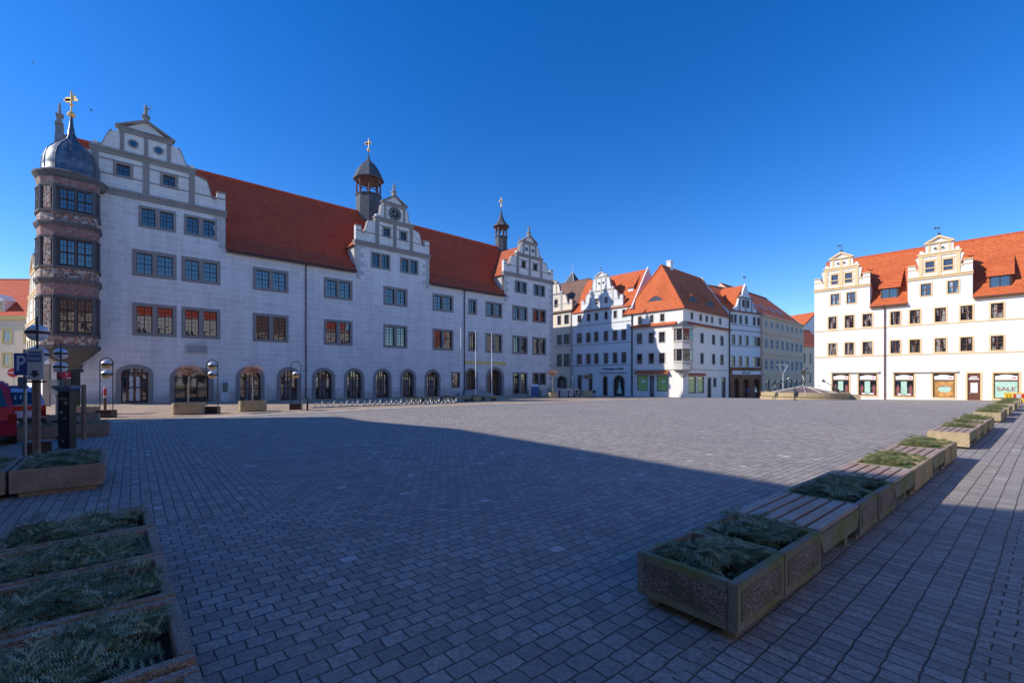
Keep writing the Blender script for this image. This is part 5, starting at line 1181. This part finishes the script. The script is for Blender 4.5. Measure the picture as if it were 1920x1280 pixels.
b = MB(); b.cyl((0, 0, 0), (0, 0, .95), .06, .06, 10); b.build('pole', M['brown'], o); b = MB(); b.cyl((0, 0, .95), (0, 0, 1.05), .062, .062, 10); b.cyl((0, 0, 1.4), (0, 0, 1.6), .062, .03, 10); b.build('white_band', M['signw'], o); b = MB(); b.cyl((0, 0, 1.05), (0, 0, 1.4), .062, .062, 10); b.build('red_band', M['red'], o)
# telephone pillar
p = at(128, 24); o = thing('telephone_pillar', 'telephone pillar with magenta lettered top behind the parking meter', 'telephone', p, .08)
b = MB(); b.box(-.36, -.30, -.25, .25, 0, 2.25); b.box(.34, .40, -.25, .25, 0, 2.25); b.build('side_posts', M['black'], o); b = MB(); b.box(-.42, .48, -.35, .35, 2.25, 2.40); b.build('roof', M['dark'], o)
b = MB(); b.box(-.30, .34, -.22, -.16, 1.96, 2.24); b.build('header_panel', M['mag'], o); text(o, '·  ·  T  ·', .24, M['txtw'], (.02, -.225, 2.1), 'lettering', .003, bold=.004)
b = MB(); b.box(-.28, .33, -.15, .1, 1.35, 1.93); b.box(-.28, .33, -.2, .1, 1.02, 1.25); b.build('apparatus', plain('phone_box_grey', (.25, .24, .22), .5), o); b = MB(); b.box(-.28, .33, -.1, .05, .3, 1.0); b.build('back_panel', M['dark'], o)
p = at(106, 23.5); b = MB(); b.box(-.2, .2, -.15, .15, 1.1, 1.85); b.cyl((0, 0, 0), (0, 0, 1.1), .05, .05, 8); tag(b.build('switch_box', plain('slate_grey_box', (.16, .20, .24), .6), None, p), 'slate grey box on a pole left of the telephone pillar', 'box')
# no entry sign
p = at(26, 34); o = thing('no_entry_sign', 'round red no entry sign in the left street', 'road sign', p, .3); b = MB(); b.cyl((0, 0, 0), (0, 0, 2.75), .035, .035, 8); b.build('pole', M['galv'], o)
b = MB(); b.cyl((0, -.05, 2.4), (0, -.07, 2.4), .34, .34, 24); b.build('disc', M['red'], o); b = MB(); b.box(-.26, .26, -.078, -.071, 2.35, 2.46); b.build('bar', M['signw'], o)
# wooden board and downpipe like posts by the corner of the town hall
p = at(88, 31); b = MB(); b.box(-.18, .18, -.1, .1, 0, 2.9); tag(b.build('pillar', M['grey'], None, p, .4, bevel=.02), 'dark grey pillar at the corner of the town hall', 'pillar')

# =================================================================== CARS
def car(label, cat, loc, rz, L, W, H, belt, paint, kind):
    o = thing('parked_'+cat.replace(' ', '_'), label, cat, loc, rz); b = MB(); g0 = .22
    # local y runs from the rear (0) to the front (L)
    if kind == 'van':
        prof = [(.03, g0+.12), (.0, .75), (.04, belt), (.20, H-.12), (.45, H), (L*.70, H-.02), (L*.80, H-.16), (L*.93, belt+.02), (L-.10, belt-.16), (L, .62), (L-.02, g0)]
    else:
        prof = [(.02, g0+.08), (.0, .62), (.08, belt), (.50, H-.10), (.75, H), (L*.56, H), (L*.62, H-.06), (L*.76, belt+.06), (L-.14, belt-.14), (L, .55), (L-.04, g0)]
    def hw(z): return W/2 if z <= belt else W/2-(z-belt)*.26
    n = len(prof); vs = [(-hw(z), y, z) for y, z in prof]+[(-hw(z)*.93, y+(.05 if i < 4 else (-.05 if i > n-5 else 0)), z-.0) for i, (y, z) in enumerate(prof)]
    vs = []
    for s in (-1, 1):
        for y, z in prof: vs.append((s*hw(z), y, z))
    b.add(vs, [list(range(n))[::-1], [i+n for i in range(n)]]+[[i, (i+1) % n, (i+1) % n+n, i+n] for i in range(n)]); body = b.build('body', paint, o, bevel=.06, smooth=False)
    zr, yr = (H-.12, .20) if kind == 'van' else (H-.10, .50); y_b = .04 if kind == 'van' else .08
    def rp(t): return (y_b+(yr-y_b)*t, belt+(zr-belt)*t)
    a0, a1 = rp(.06), rp(.90); h0, h1 = hw(a0[1])-.16, hw(a1[1])-.16
    b = MB(); e = .012; b.add([(-h0, a0[0]-e, a0[1]), (h0, a0[0]-e, a0[1]), (h1, a1[0]-e, a1[1]), (-h1, a1[0]-e, a1[1]), (-h0, a0[0]+.02, a0[1]), (h0, a0[0]+.02, a0[1]), (h1, a1[0]+.02, a1[1]), (-h1, a1[0]+.02, a1[1])], [(0, 1, 2, 3), (4, 7, 6, 5), (0, 4, 5, 1), (1, 5, 6, 2), (2, 6, 7, 3), (3, 7, 4, 0)])
    b.build('rear_window', M['carglass'], o)
    for s in (-1, 1):
        for y0, y1 in ((L*.16, L*.34), (L*.36, L*.52), (L*.54, L*.68)):
            z0, z1 = belt+.04, H-.16; x0, x1 = s*(hw(z0)+.006), s*(hw(z1)+.006); b = MB(); b.poly([(x0, y0, z0), (x0, y1, z0), (x1, y1-.05, z1), (x1, y0+.05, z1)]); b.build('side_window', M['carglass'], o)
    b = MB(); b.box(-W/2-.01, W/2+.01, -.10, .25, .30, .58); b.build('bumper', M['dark'] if kind != 'van' else paint, o, bevel=.04)
    for s in (-1, 1):
        b = MB(); zt = belt-.02 if kind == 'van' else belt+.02; b.box(min(s*(W/2-.17), s*(W/2+.005)), max(s*(W/2-.17), s*(W/2+.005)), -.015, .12, .62, .92); b.build('tail_light', M['taill'], o, bevel=.02)
        for y in (.85, L-.85):
            b = MB(); b.cyl((s*(W/2-.20), y, .32), (s*(W/2+.005), y, .32), .32, .32, 20); wl_ = b.build('wheel', M['rubber'], o); b = MB(); b.cyl((s*(W/2-.0), y, .32), (s*(W/2+.015), y, .32), .19, .19, 14); b.build('rim', M['galv'], wl_)
    b = MB(); b.box(-.26, .26, -.115, -.10, .40, .52) if kind != 'van' else b.box(-.26, .26, -.03, -.01, .70, .82); b.build('number_plate', M['signw'], o)
    return o, body
M['carglass'] = plain('car_glass', (.02, .04, .06), .08, .2, .05, 3, 0, .8); M['taill'] = plain('tail_light', (.30, .01, .01), .2, 0, .1)
q = Vector((at(31, 13.0).x, 13.0))-Vector((.67, .742))*.95; p = Vector((q.x, q.y, 0)); car('maroon van cut by the left picture edge, seen from behind', 'van', (p.x, p.y, p.z), .834, 4.6, 1.9, 1.86, 1.10, M['vanred'], 'van')
q = Vector((at(86, 15.7).x, 15.7))-Vector((.67, .742))*.89; p = Vector((q.x, q.y, 0)); o, body = car('silver and red emergency doctor car with number 112 on its rear window', 'car', (p.x, p.y, p.z), .834, 4.5, 1.78, 1.60, 1.02, M['carw'], 'estate')
b = MB(); b.box(-.895, .895, -.02, .1, .86, 1.0); b.box(-.897, -.80, .02, 4.2, .86, 1.0); b.box(.80, .897, .02, 4.2, .86, 1.0); b.build('red_stripe', plain('signal_red', (.80, .03, .01), .4, 0, .03), o)
q = text(o, '✆ 112' if False else '112', .24, M['signw'], (.08, .20, 1.30), 'lettering', .002, (PI/2-.66, 0, 0), bold=.003)
q.location = (.30, .235, 1.28); b = MB(); b.lathe(0, 0, [(.085, 0), (.085, .004), (.06, .004), (.06, 0)], 16); q = b.build('emblem', M['signw'], o, (-.02, .235, 1.28)); q.rotation_euler = (PI/2-.66, 0, 0)
b = MB(); b.box(-.5, .5, .75, .95, 1.6, 1.68); b.build('light_bar', M['signm'], o, bevel=.02)

# =================================================================== ALONG THE TOWN HALL
p = Vector((*FT.p(11.15, -.9), 0)); p.z = gz(p.x, p.y); o = thing('information_stele', 'pale mint information pillar with dark screen between two arched doors', 'pillar', p, FT.ang)
b = MB(); b.box(-.33, .33, -.1, .1, 0, 2.0); b.build('housing', plain('mint_white', (.50, .60, .62), .4), o, bevel=.03); b = MB(); b.box(-.2, .2, -.112, -.1, .85, 1.7); b.build('screen', plain('info_screen', (.10, .15, .13), .3, 0, .4, 4), o)
fl = ['left of the three', 'middle of the three', 'right of the three']
for (px, y), s in zip(((864, 45), (892, 47), (922, 49)), fl):
    p = at(px, y); o = thing('flagpole', 'bare white flagpole before the portal, '+s, 'flagpole', p, 0, 'flagpoles before the portal'); b = MB(); b.cyl((0, 0, 0), (0, 0, 7.0), .05, .038, 10); b.build('pole', M['opal'], o); b = MB(); b.lathe(0, 0, [(.0, 7.0), (.06, 7.03), (.06, 7.1), (0, 7.14)], 8); b.build('knob', M['opal'], o)
p = at(571, 27.0); b = MB(); b.tube([(-.13, 0, 0), (-.13, 0, .62), (.13, 0, .62), (.13, 0, 0)], .03, 8); tag(b.build('metal_hoop', M['galv'], None, p, .2), 'shiny metal hoop right of the single globed lamp', 'hoop barrier')
p = at(577, 26.9); b = MB(); b.cyl((0, 0, 0), (0, 0, .8), .04, .04, 8); tag(b.build('bollard', M['dark'], None, p), 'dark bollard beside the metal hoop', 'bollard')
# bicycle stands: seven frames, each of two leaning wheel holders
def rack():
    b = MB(); b.cyl((0, 0, .05), (1.5, 0, .05), .025, .025, 6); b.cyl((0, .35, .05), (1.5, .35, .05), .025, .025, 6); me1 = b.mesh('rail', M['galv'])
    hs = []
    for k in range(4):
        b = MB(); x = .18+k*.38; r_ = .16+.05*(k % 2); 
        for dx in (-.03, .03):
            pts = [(x+dx+.17*math.sin(a), .35*(.5-.5*math.cos(a)), .05+.38*math.sin(a)*(1 if k % 2 else .8)) for a in [PI*j/8 for j in range(9)]]; b.tube(pts, .016, 5)
        hs.append(b.mesh('wheel_holder', M['galv']))
    return me1, hs
r1, r2 = rack(); names = ['first', 'second', 'third', 'fourth', 'fifth', 'sixth', 'seventh']
for k in range(7):
    pa = at(585, 28.6); q = Vector((pa.x, pa.y))+FT.d*(1.62*k); o = thing('bicycle_stand', 'silver low bicycle stand before the arched doors, '+names[k]+' from the left', 'bicycle stand', (q.x, q.y, gz(q.x, q.y)), FT.ang, 'low bicycle stands'); inst('rail', r1, o); [inst('wheel_holder', m_, o) for m_ in r2]
# cafe corner
p = at(1003, 60); o = thing('menu_board', 'blue board with white top before the right windows of the town hall', 'board', p, FT.ang-.3); b = MB(); b.box(-.5, .5, -.05, .05, .15, 1.35); b.box(-.46, -.38, -.3, .3, 0, .15); b.box(.38, .46, -.3, .3, 0, .15); b.build('panel', M['blueb'], o); b = MB(); b.prism([(-.5, 1.35), (.5, 1.35), (.5, 1.6), (.3, 1.7), (.15, 1.6), (0, 1.72), (-.15, 1.6), (-.3, 1.7), (-.5, 1.6)], 'y', -.05, .05); b.build('top', M['signl'], o)
def fence_panel(label, px, y, W, rz):
    p = at(px, y); o = thing('fence_panel', label, 'fence', p, rz, 'pale cafe fence panels'); b = MB(); n = int(W/.16)
    for k in range(n): b.box(-W/2+k*.16, -W/2+k*.16+.12, -.02, .02, .15, 1.15+.1*(k == n//2))
    b.build('boards', M['fence'], o); b = MB(); b.box(-W/2, W/2, .02, .05, .3, .38); b.box(-W/2, W/2, .02, .05, .9, .98); b.build('rails', M['fence'], o); 
    for s in (-1, 1): b = MB(); b.box(s*W/2-.04, s*W/2+.04, -.04, .06, 0, 1.3); b.build('post', M['dark'], o)
for k, (px, y, W, rz, l) in enumerate(((1020, 62, 1.5, .4, 'pale slatted fence panel right of the blue board'), (1045, 58, 1.6, .5, 'pale slatted fence panel behind the sunlit trough'), (1063, 56, 1.7, .0, 'front pale slatted fence panel below the small lamp'), (1078, 60, 1.9, .7, 'pale slatted fence panel beside the dark cafe chairs'))): fence_panel(l, px, y, W, rz)
for k, (px, y, l) in enumerate(((990, 57, 'bollard with white knob left of the blue board'), (1014, 57.5, 'bollard with white knob right of the blue board'), (1031, 57, 'bollard with white knob behind the sunlit trough'), (1049, 56, 'bollard with white knob between trough and front fence'), (1066, 54.5, 'bollard with white knob before the front fence'))):
    p = at(px, y); o = thing('bollard', l, 'bollard', p, 0, 'bollards with white knobs'); b = MB(); b.cyl((0, 0, 0), (0, 0, .95), .07, .06, 8); b.build('post', M['black'], o); b = MB(); b.lathe(0, 0, [(0, .93), (.1, .97), (.1, 1.05), (0, 1.1)], 8); b.build('knob', M['opal'], o)
def cafe_chair(label, px, y, rz):
    p = at(px, y); o = thing('cafe_chair', label, 'chair', p, rz, 'dark cafe chairs'); b = MB(); b.box(-.22, .22, -.22, .22, .43, .47); b.build('seat', M['black'], o); b = MB(); b.box(-.22, .22, .19, .22, .55, .9); b.build('backrest', M['black'], o)
    for x in (-.2, .2):
        for y_ in (-.2, .2): b = MB(); b.cyl((x, y_, 0), (x, y_, .9 if y_ > 0 else .44), .018, .018, 5); b.build('leg', M['black'], o)
for k, (px, y, l) in enumerate(((1050, 62, 'dark cafe chair behind the front fence, left one'), (1056, 63, 'dark cafe chair behind the front fence, middle one'), (1084, 60, 'dark cafe chair at the right end of the fence'), (1114, 64, 'dark chair right of the shaded trough'))): cafe_chair(l, px, y, k)

# =================================================================== FIGURES
def figure(name, mat, pts, edges, parent=None, loc=(0, 0, 0), rz=0, sub=1):
    """one continuous skinned body; pts: name -> (x, y, z, radius), first is the pelvis"""
    ks = list(pts); me = bpy.data.meshes.new(name); me.from_pydata([pts[k][:3] for k in ks], [(ks.index(a), ks.index(b)) for a, b in edges], [])
    bm = bmesh.new(); bm.from_mesh(me); ly = bm.verts.layers.skin.verify(); bm.verts.ensure_lookup_table()
    for i, k in enumerate(ks): bm.verts[i][ly].radius = (pts[k][3], pts[k][3]*(.85 if k in ('chest', 'waist', 'pelvis') else 1)); bm.verts[i][ly].use_root = (i == 0)
    bm.to_mesh(me); bm.free(); o = inst(name, me, parent, loc, rz); m = o.modifiers.new('skin', 'SKIN')
    s = o.modifiers.new('sub', 'SUBSURF'); s.levels = sub; s.render_levels = sub; me.materials.append(mat)
    bpy.context.view_layer.update(); dg = bpy.context.evaluated_depsgraph_get(); m2 = bpy.data.meshes.new_from_object(o.evaluated_get(dg)); o.modifiers.clear(); o.data = m2
    if not m2.materials: m2.materials.append(mat)
    m2.shade_smooth(); return o
BODY = [('pelvis', 'waist'), ('waist', 'chest'), ('chest', 'neck'), ('neck', 'head'), ('head', 'crown'), ('chest', 'shl'), ('shl', 'ell'), ('ell', 'wrl'), ('wrl', 'hal'), ('chest', 'shr'), ('shr', 'elr'), ('elr', 'wrr'), ('wrr', 'har'), ('pelvis', 'hil'), ('hil', 'knl'), ('knl', 'anl'), ('anl', 'tol'), ('pelvis', 'hir'), ('hir', 'knr'), ('knr', 'anr'), ('anr', 'tor')]
def person_pts(stride=.16, arm=.1):
    return dict(pelvis=(0, 0, .93, .125), waist=(0, 0, 1.08, .12), chest=(0, 0, 1.30, .14), neck=(0, 0, 1.47, .055), head=(0, -.01, 1.58, .085), crown=(0, 0, 1.68, .075),
        shl=(-.18, 0, 1.40, .06), ell=(-.25, arm*.3, 1.14, .045), wrl=(-.24, -arm, .92, .032), hal=(-.24, -arm-.04, .84, .035), shr=(.18, 0, 1.40, .06), elr=(.25, -arm*.2, 1.14, .045), wrr=(.24, arm*.5, .92, .032), har=(.24, arm*.4, .84, .035),
        hil=(-.09, 0, .88, .09), knl=(-.10, -stride*.6, .48, .062), anl=(-.10, -stride*.8, .09, .042), tol=(-.11, -stride-.14, .04, .04), hir=(.09, 0, .88, .09), knr=(.10, stride*.2, .48, .062), anr=(.10, stride, .10, .042), tor=(.11, stride-.14, .04, .04))
def person(label, px, y, rz, coat, hair):
    p = at(px, y); o = thing('person', label, 'person', p, rz); o.scale = (.96, .96, .96); P = person_pts()
    body = figure('body', M['skin'], P, BODY, o)
    C = {k: (v[0], v[1], v[2], v[3]*1.28+.012) for k, v in P.items() if k in ('pelvis', 'waist', 'chest', 'shl', 'ell', 'wrl', 'shr', 'elr', 'wrr')}
    figure('jacket', coat, C, [e for e in BODY if e[0] in C and e[1] in C], o)
    C = {k: (v[0], v[1], v[2], v[3]*1.22+.008) for k, v in P.items() if k in ('pelvis', 'hil', 'knl', 'anl', 'hir', 'knr', 'anr')}; figure('trousers', M['jeans'], C, [e for e in BODY if e[0] in C and e[1] in C], o)
    b = MB(); b.lathe(0, .012, [(.06, 1.56), (.105, 1.60), (.10, 1.70), (.05, 1.765), (0, 1.78)], 12); b.build('hair', hair, o, smooth=True)
    for s in (-1, 1): b = MB(); b.box(s*.11-.045, s*.11+.045, (-.34 if s < 0 else -.03), (-.06 if s < 0 else .24), 0, .07); b.build('shoe', M['black'], o, bevel=.02)
person('person in a pale jacket with light hair walking before the brown arcade', 1417, 70, .6, M['coat'], M['hair'])
person('person in a blue jacket and dark trousers walking before the brown arcade', 1402.5, 70.5, .2, M['coatb'], M['hairb'])

# fountain
fc = at(1507, 50); fo = thing('fountain', 'round sandstone fountain basin with paved brown cone in the middle', 'fountain', fc)
b = MB(); b.lathe(0, 0, [(4.25, -.5), (4.25, .28), (4.05, .34), (4.05, .40), (4.15, .42), (4.15, .82), (3.5, .86), (3.45, .7)], 48); b.build('basin_ring', M['boxl'], fo)
b = MB(); b.lathe(0, 0, [(3.47, .68), (2.2, .98), (1.0, 1.25), (.35, 1.42), (0, 1.45)], 12); b.build('paved_cone', slabs('purple_setts', (.20, .13, .13), .3, .2, .3), fo)
b = MB()
for k in range(12):
    a = 2*PI*k/12; b.cyl((3.45*math.cos(a), 3.45*math.sin(a), .70), (.3*math.cos(a), .3*math.sin(a), 1.44), .05, .04, 5)
b.build('cone_ribs', M['ltrim'], fo)
b = MB(); b.box(3.45, 4.9, -1.0, 1.0, -.5, .62); bl = b.build('stone_block', M['boxl'], fo, (0, 0, 0), -.55, bevel=.02)
def trumpet(parent, p0, p1, r=.028, bell=.2):
    b = MB(); p0 = Vector(p0); p1 = Vector(p1); m = p0+(p1-p0)*.8; b.cyl(p0, m, r, r, 8); b.cyl(m, p1, r, bell, 12); b.build('trumpet', M['bronze'], parent)
def sc(P, k): return {a: (v[0]*k, v[1]*k, v[2]*k, v[3]*k) for a, v in P.items()}
# central figure with horn, arms raised, on the cone
st_ = thing('bronze_statue', 'bronze horn blower with raised arms standing on top of the fountain cone', 'statue', (fc.x, fc.y, fc.z+1.42), .4); P = person_pts(.25)
P.update(ell=(-.42, -.1, 1.5, .05), wrl=(-.35, -.3, 1.68, .035), hal=(-.30, -.36, 1.72, .04), elr=(.45, .05, 1.28, .05), wrr=(.66, -.05, 1.38, .035), har=(.74, -.08, 1.42, .04), knl=(-.2, -.25, .55, .07), anl=(-.12, -.1, .12, .045))
P = {a_: (v[0], v[1], v[2], v[3]*1.5) for a_, v in P.items()}; figure('body', M['bronze'], sc(P, 1.15), BODY, st_); b = MB(); b.cyl((0, 0, -.05), (0, 0, .3), .3, .16, 10); b.cyl((.1, .1, .25), (.25, .2, .9), .10, .2, 8); b.build('plinth', M['bronze'], st_); trumpet(st_, (-.05, -.18, 1.62), (-.62, -.75, 1.95), .03, .18)
# reclining players on the ring
REC = dict(pelvis=(0, 0, .17, .13), waist=(.12, 0, .27, .12), chest=(.27, 0, .42, .14), neck=(.36, 0, .58, .055), head=(.38, 0, .68, .085), crown=(.38, 0, .78, .075),
  shl=(.30, -.17, .50, .06), ell=(.48, -.28, .46, .045), wrl=(.60, -.16, .62, .032), hal=(.63, -.1, .66, .035), shr=(.26, .17, .50, .06), elr=(.42, .28, .52, .045), wrr=(.56, .14, .66, .032), har=(.60, .08, .70, .035),
  hil=(-.04, -.09, .15, .09), knl=(-.42, -.14, .36, .062), anl=(-.72, -.12, .08, .042), tol=(-.86, -.12, .06, .04), hir=(-.04, .09, .15, .09), knr=(-.46, .14, .20, .062), anr=(-.86, .14, .07, .042), tor=(-1.0, .14, .09, .04))
def recl(label, px, y, z, rz, flip, k=1.15):
    p = at(px, y); o = thing('bronze_statue', label, 'statue', (p.x, p.y, fc.z+z), rz); figure('body', M['bronze'], sc(REC, k), BODY, o); trumpet(o, (.46*k, 0, .68*k), (1.55*k, -.1, 1.28*k), .03, .17)
recl('bronze reclining trumpeter at the left rim of the fountain, horn raised to the right', 1446, 48.4, .84, -.1, 1)
recl('bronze trumpeter lying on the right stone block, horn raised to the left', 1574, 47.6, .62, PI+.1, -1)
P = person_pts(.05); P.update(wrl=(-.15, -.3, 1.1, .035), hal=(-.1, -.36, 1.12, .04), wrr=(.15, -.3, 1.0, .035), har=(.1, -.36, 1.02, .04))
p = at(1490, 45.4); st_ = thing('bronze_statue', 'small bronze figure standing before the fountain basin', 'statue', p, .2); figure('body', M['bronze'], sc(P, .78), BODY, st_); b = MB(); b.cyl((0, 0, 0), (0, 0, .06), .28, .28, 12); b.cyl((.25, .1, .35), (.35, .1, .85), .16, .2, 8); b.build('base', M['bronze'], st_)
# Y shaped lamp
p = at(1468, 58); o = thing('street_lamp', 'tall white Y shaped lamp behind the fountain', 'street lamp', p, 0); b = MB(); b.cyl((0, 0, 0), (0, 0, 4.75), .10, .08, 10); o.scale = (.85, .85, .67); b.build('pole', M['zinc'], o); b = MB(); b.cyl((0, 0, 4.7), (-.62, 0, 6.3), .06, .05, 8); b.cyl((0, 0, 4.7), (.55, 0, 5.9), .06, .05, 8); b.build('forked_arms', M['zinc'], o)
b = MB(); b.cyl((-.85, 0, 6.45), (.65, 0, 6.45), .04, .04, 8); b.cyl((.55, 0, 5.9), (.72, 0, 6.45), .04, .04, 6); b.cyl((-.62, 0, 6.3), (-.66, 0, 6.7), .04, .04, 6); b.build('crossbar', M['opal'], o); b = MB(); b.box(-1.0, -.55, -.12, .12, 6.6, 6.72); b.box(.5, .85, -.1, .1, 6.5, 6.6); b.build('lamp_heads', M['grey'], o)
# barrier and bin before the right house
p = at(1903, 38.2); o = thing('construction_barrier', 'yellow slatted barrier with red and white boards at the right picture edge', 'barrier', p, -.5); b = MB()
for k in range(7): b.box(-.62+k*.18, -.50+k*.18, -.05, .05, .02, .85)
b.box(-.65, .65, -.03, .03, .1, .2); b.build('slats', M['yellowp'], o); b = MB(); b.box(-.10, .05, -.08, -.052, .42, .72); b.box(.35, .62, -.08, -.052, .42, .72); b.build('red_board', M['red'], o); b = MB(); b.box(.05, .35, -.08, -.052, .42, .72); b.build('white_board', M['signw'], o)
p = at(1891.5, 38.6); b = MB(); b.lathe(0, 0, [(.10, 0), (.13, .12), (.22, .25), (.24, .5), (.18, .66), (.05, .72), (0, .72)], 14); tag(b.build('waste_bin', M['black'], None, p, smooth=True), 'round dark waste bin left of the yellow barrier', 'bin')
# birds
for px, py, y, s in ((170, 207, 60, 'larger'), (62, 118, 90, 'tiny')):
    x = (px-960)/850*y; z = EYE+(708-py)/850*y; P = dict(pelvis=(0, 0, 0, .05), chest=(.12, 0, .01, .06), head=(.22, 0, .03, .035), tail=(-.2, 0, 0, .02), wl=(.06, .3, .10, .02), wl2=(-.02, .62, .04, .008), wr=(.06, -.3, .10, .02), wr2=(-.02, -.62, .04, .008))
    o = thing('bird', s+' dark bird gliding in the sky at upper left', 'bird', (x, y, z), .4); figure('body', M['dark'], P, [('pelvis', 'chest'), ('chest', 'head'), ('pelvis', 'tail'), ('chest', 'wl'), ('wl', 'wl2'), ('chest', 'wr'), ('wr', 'wr2')], o)
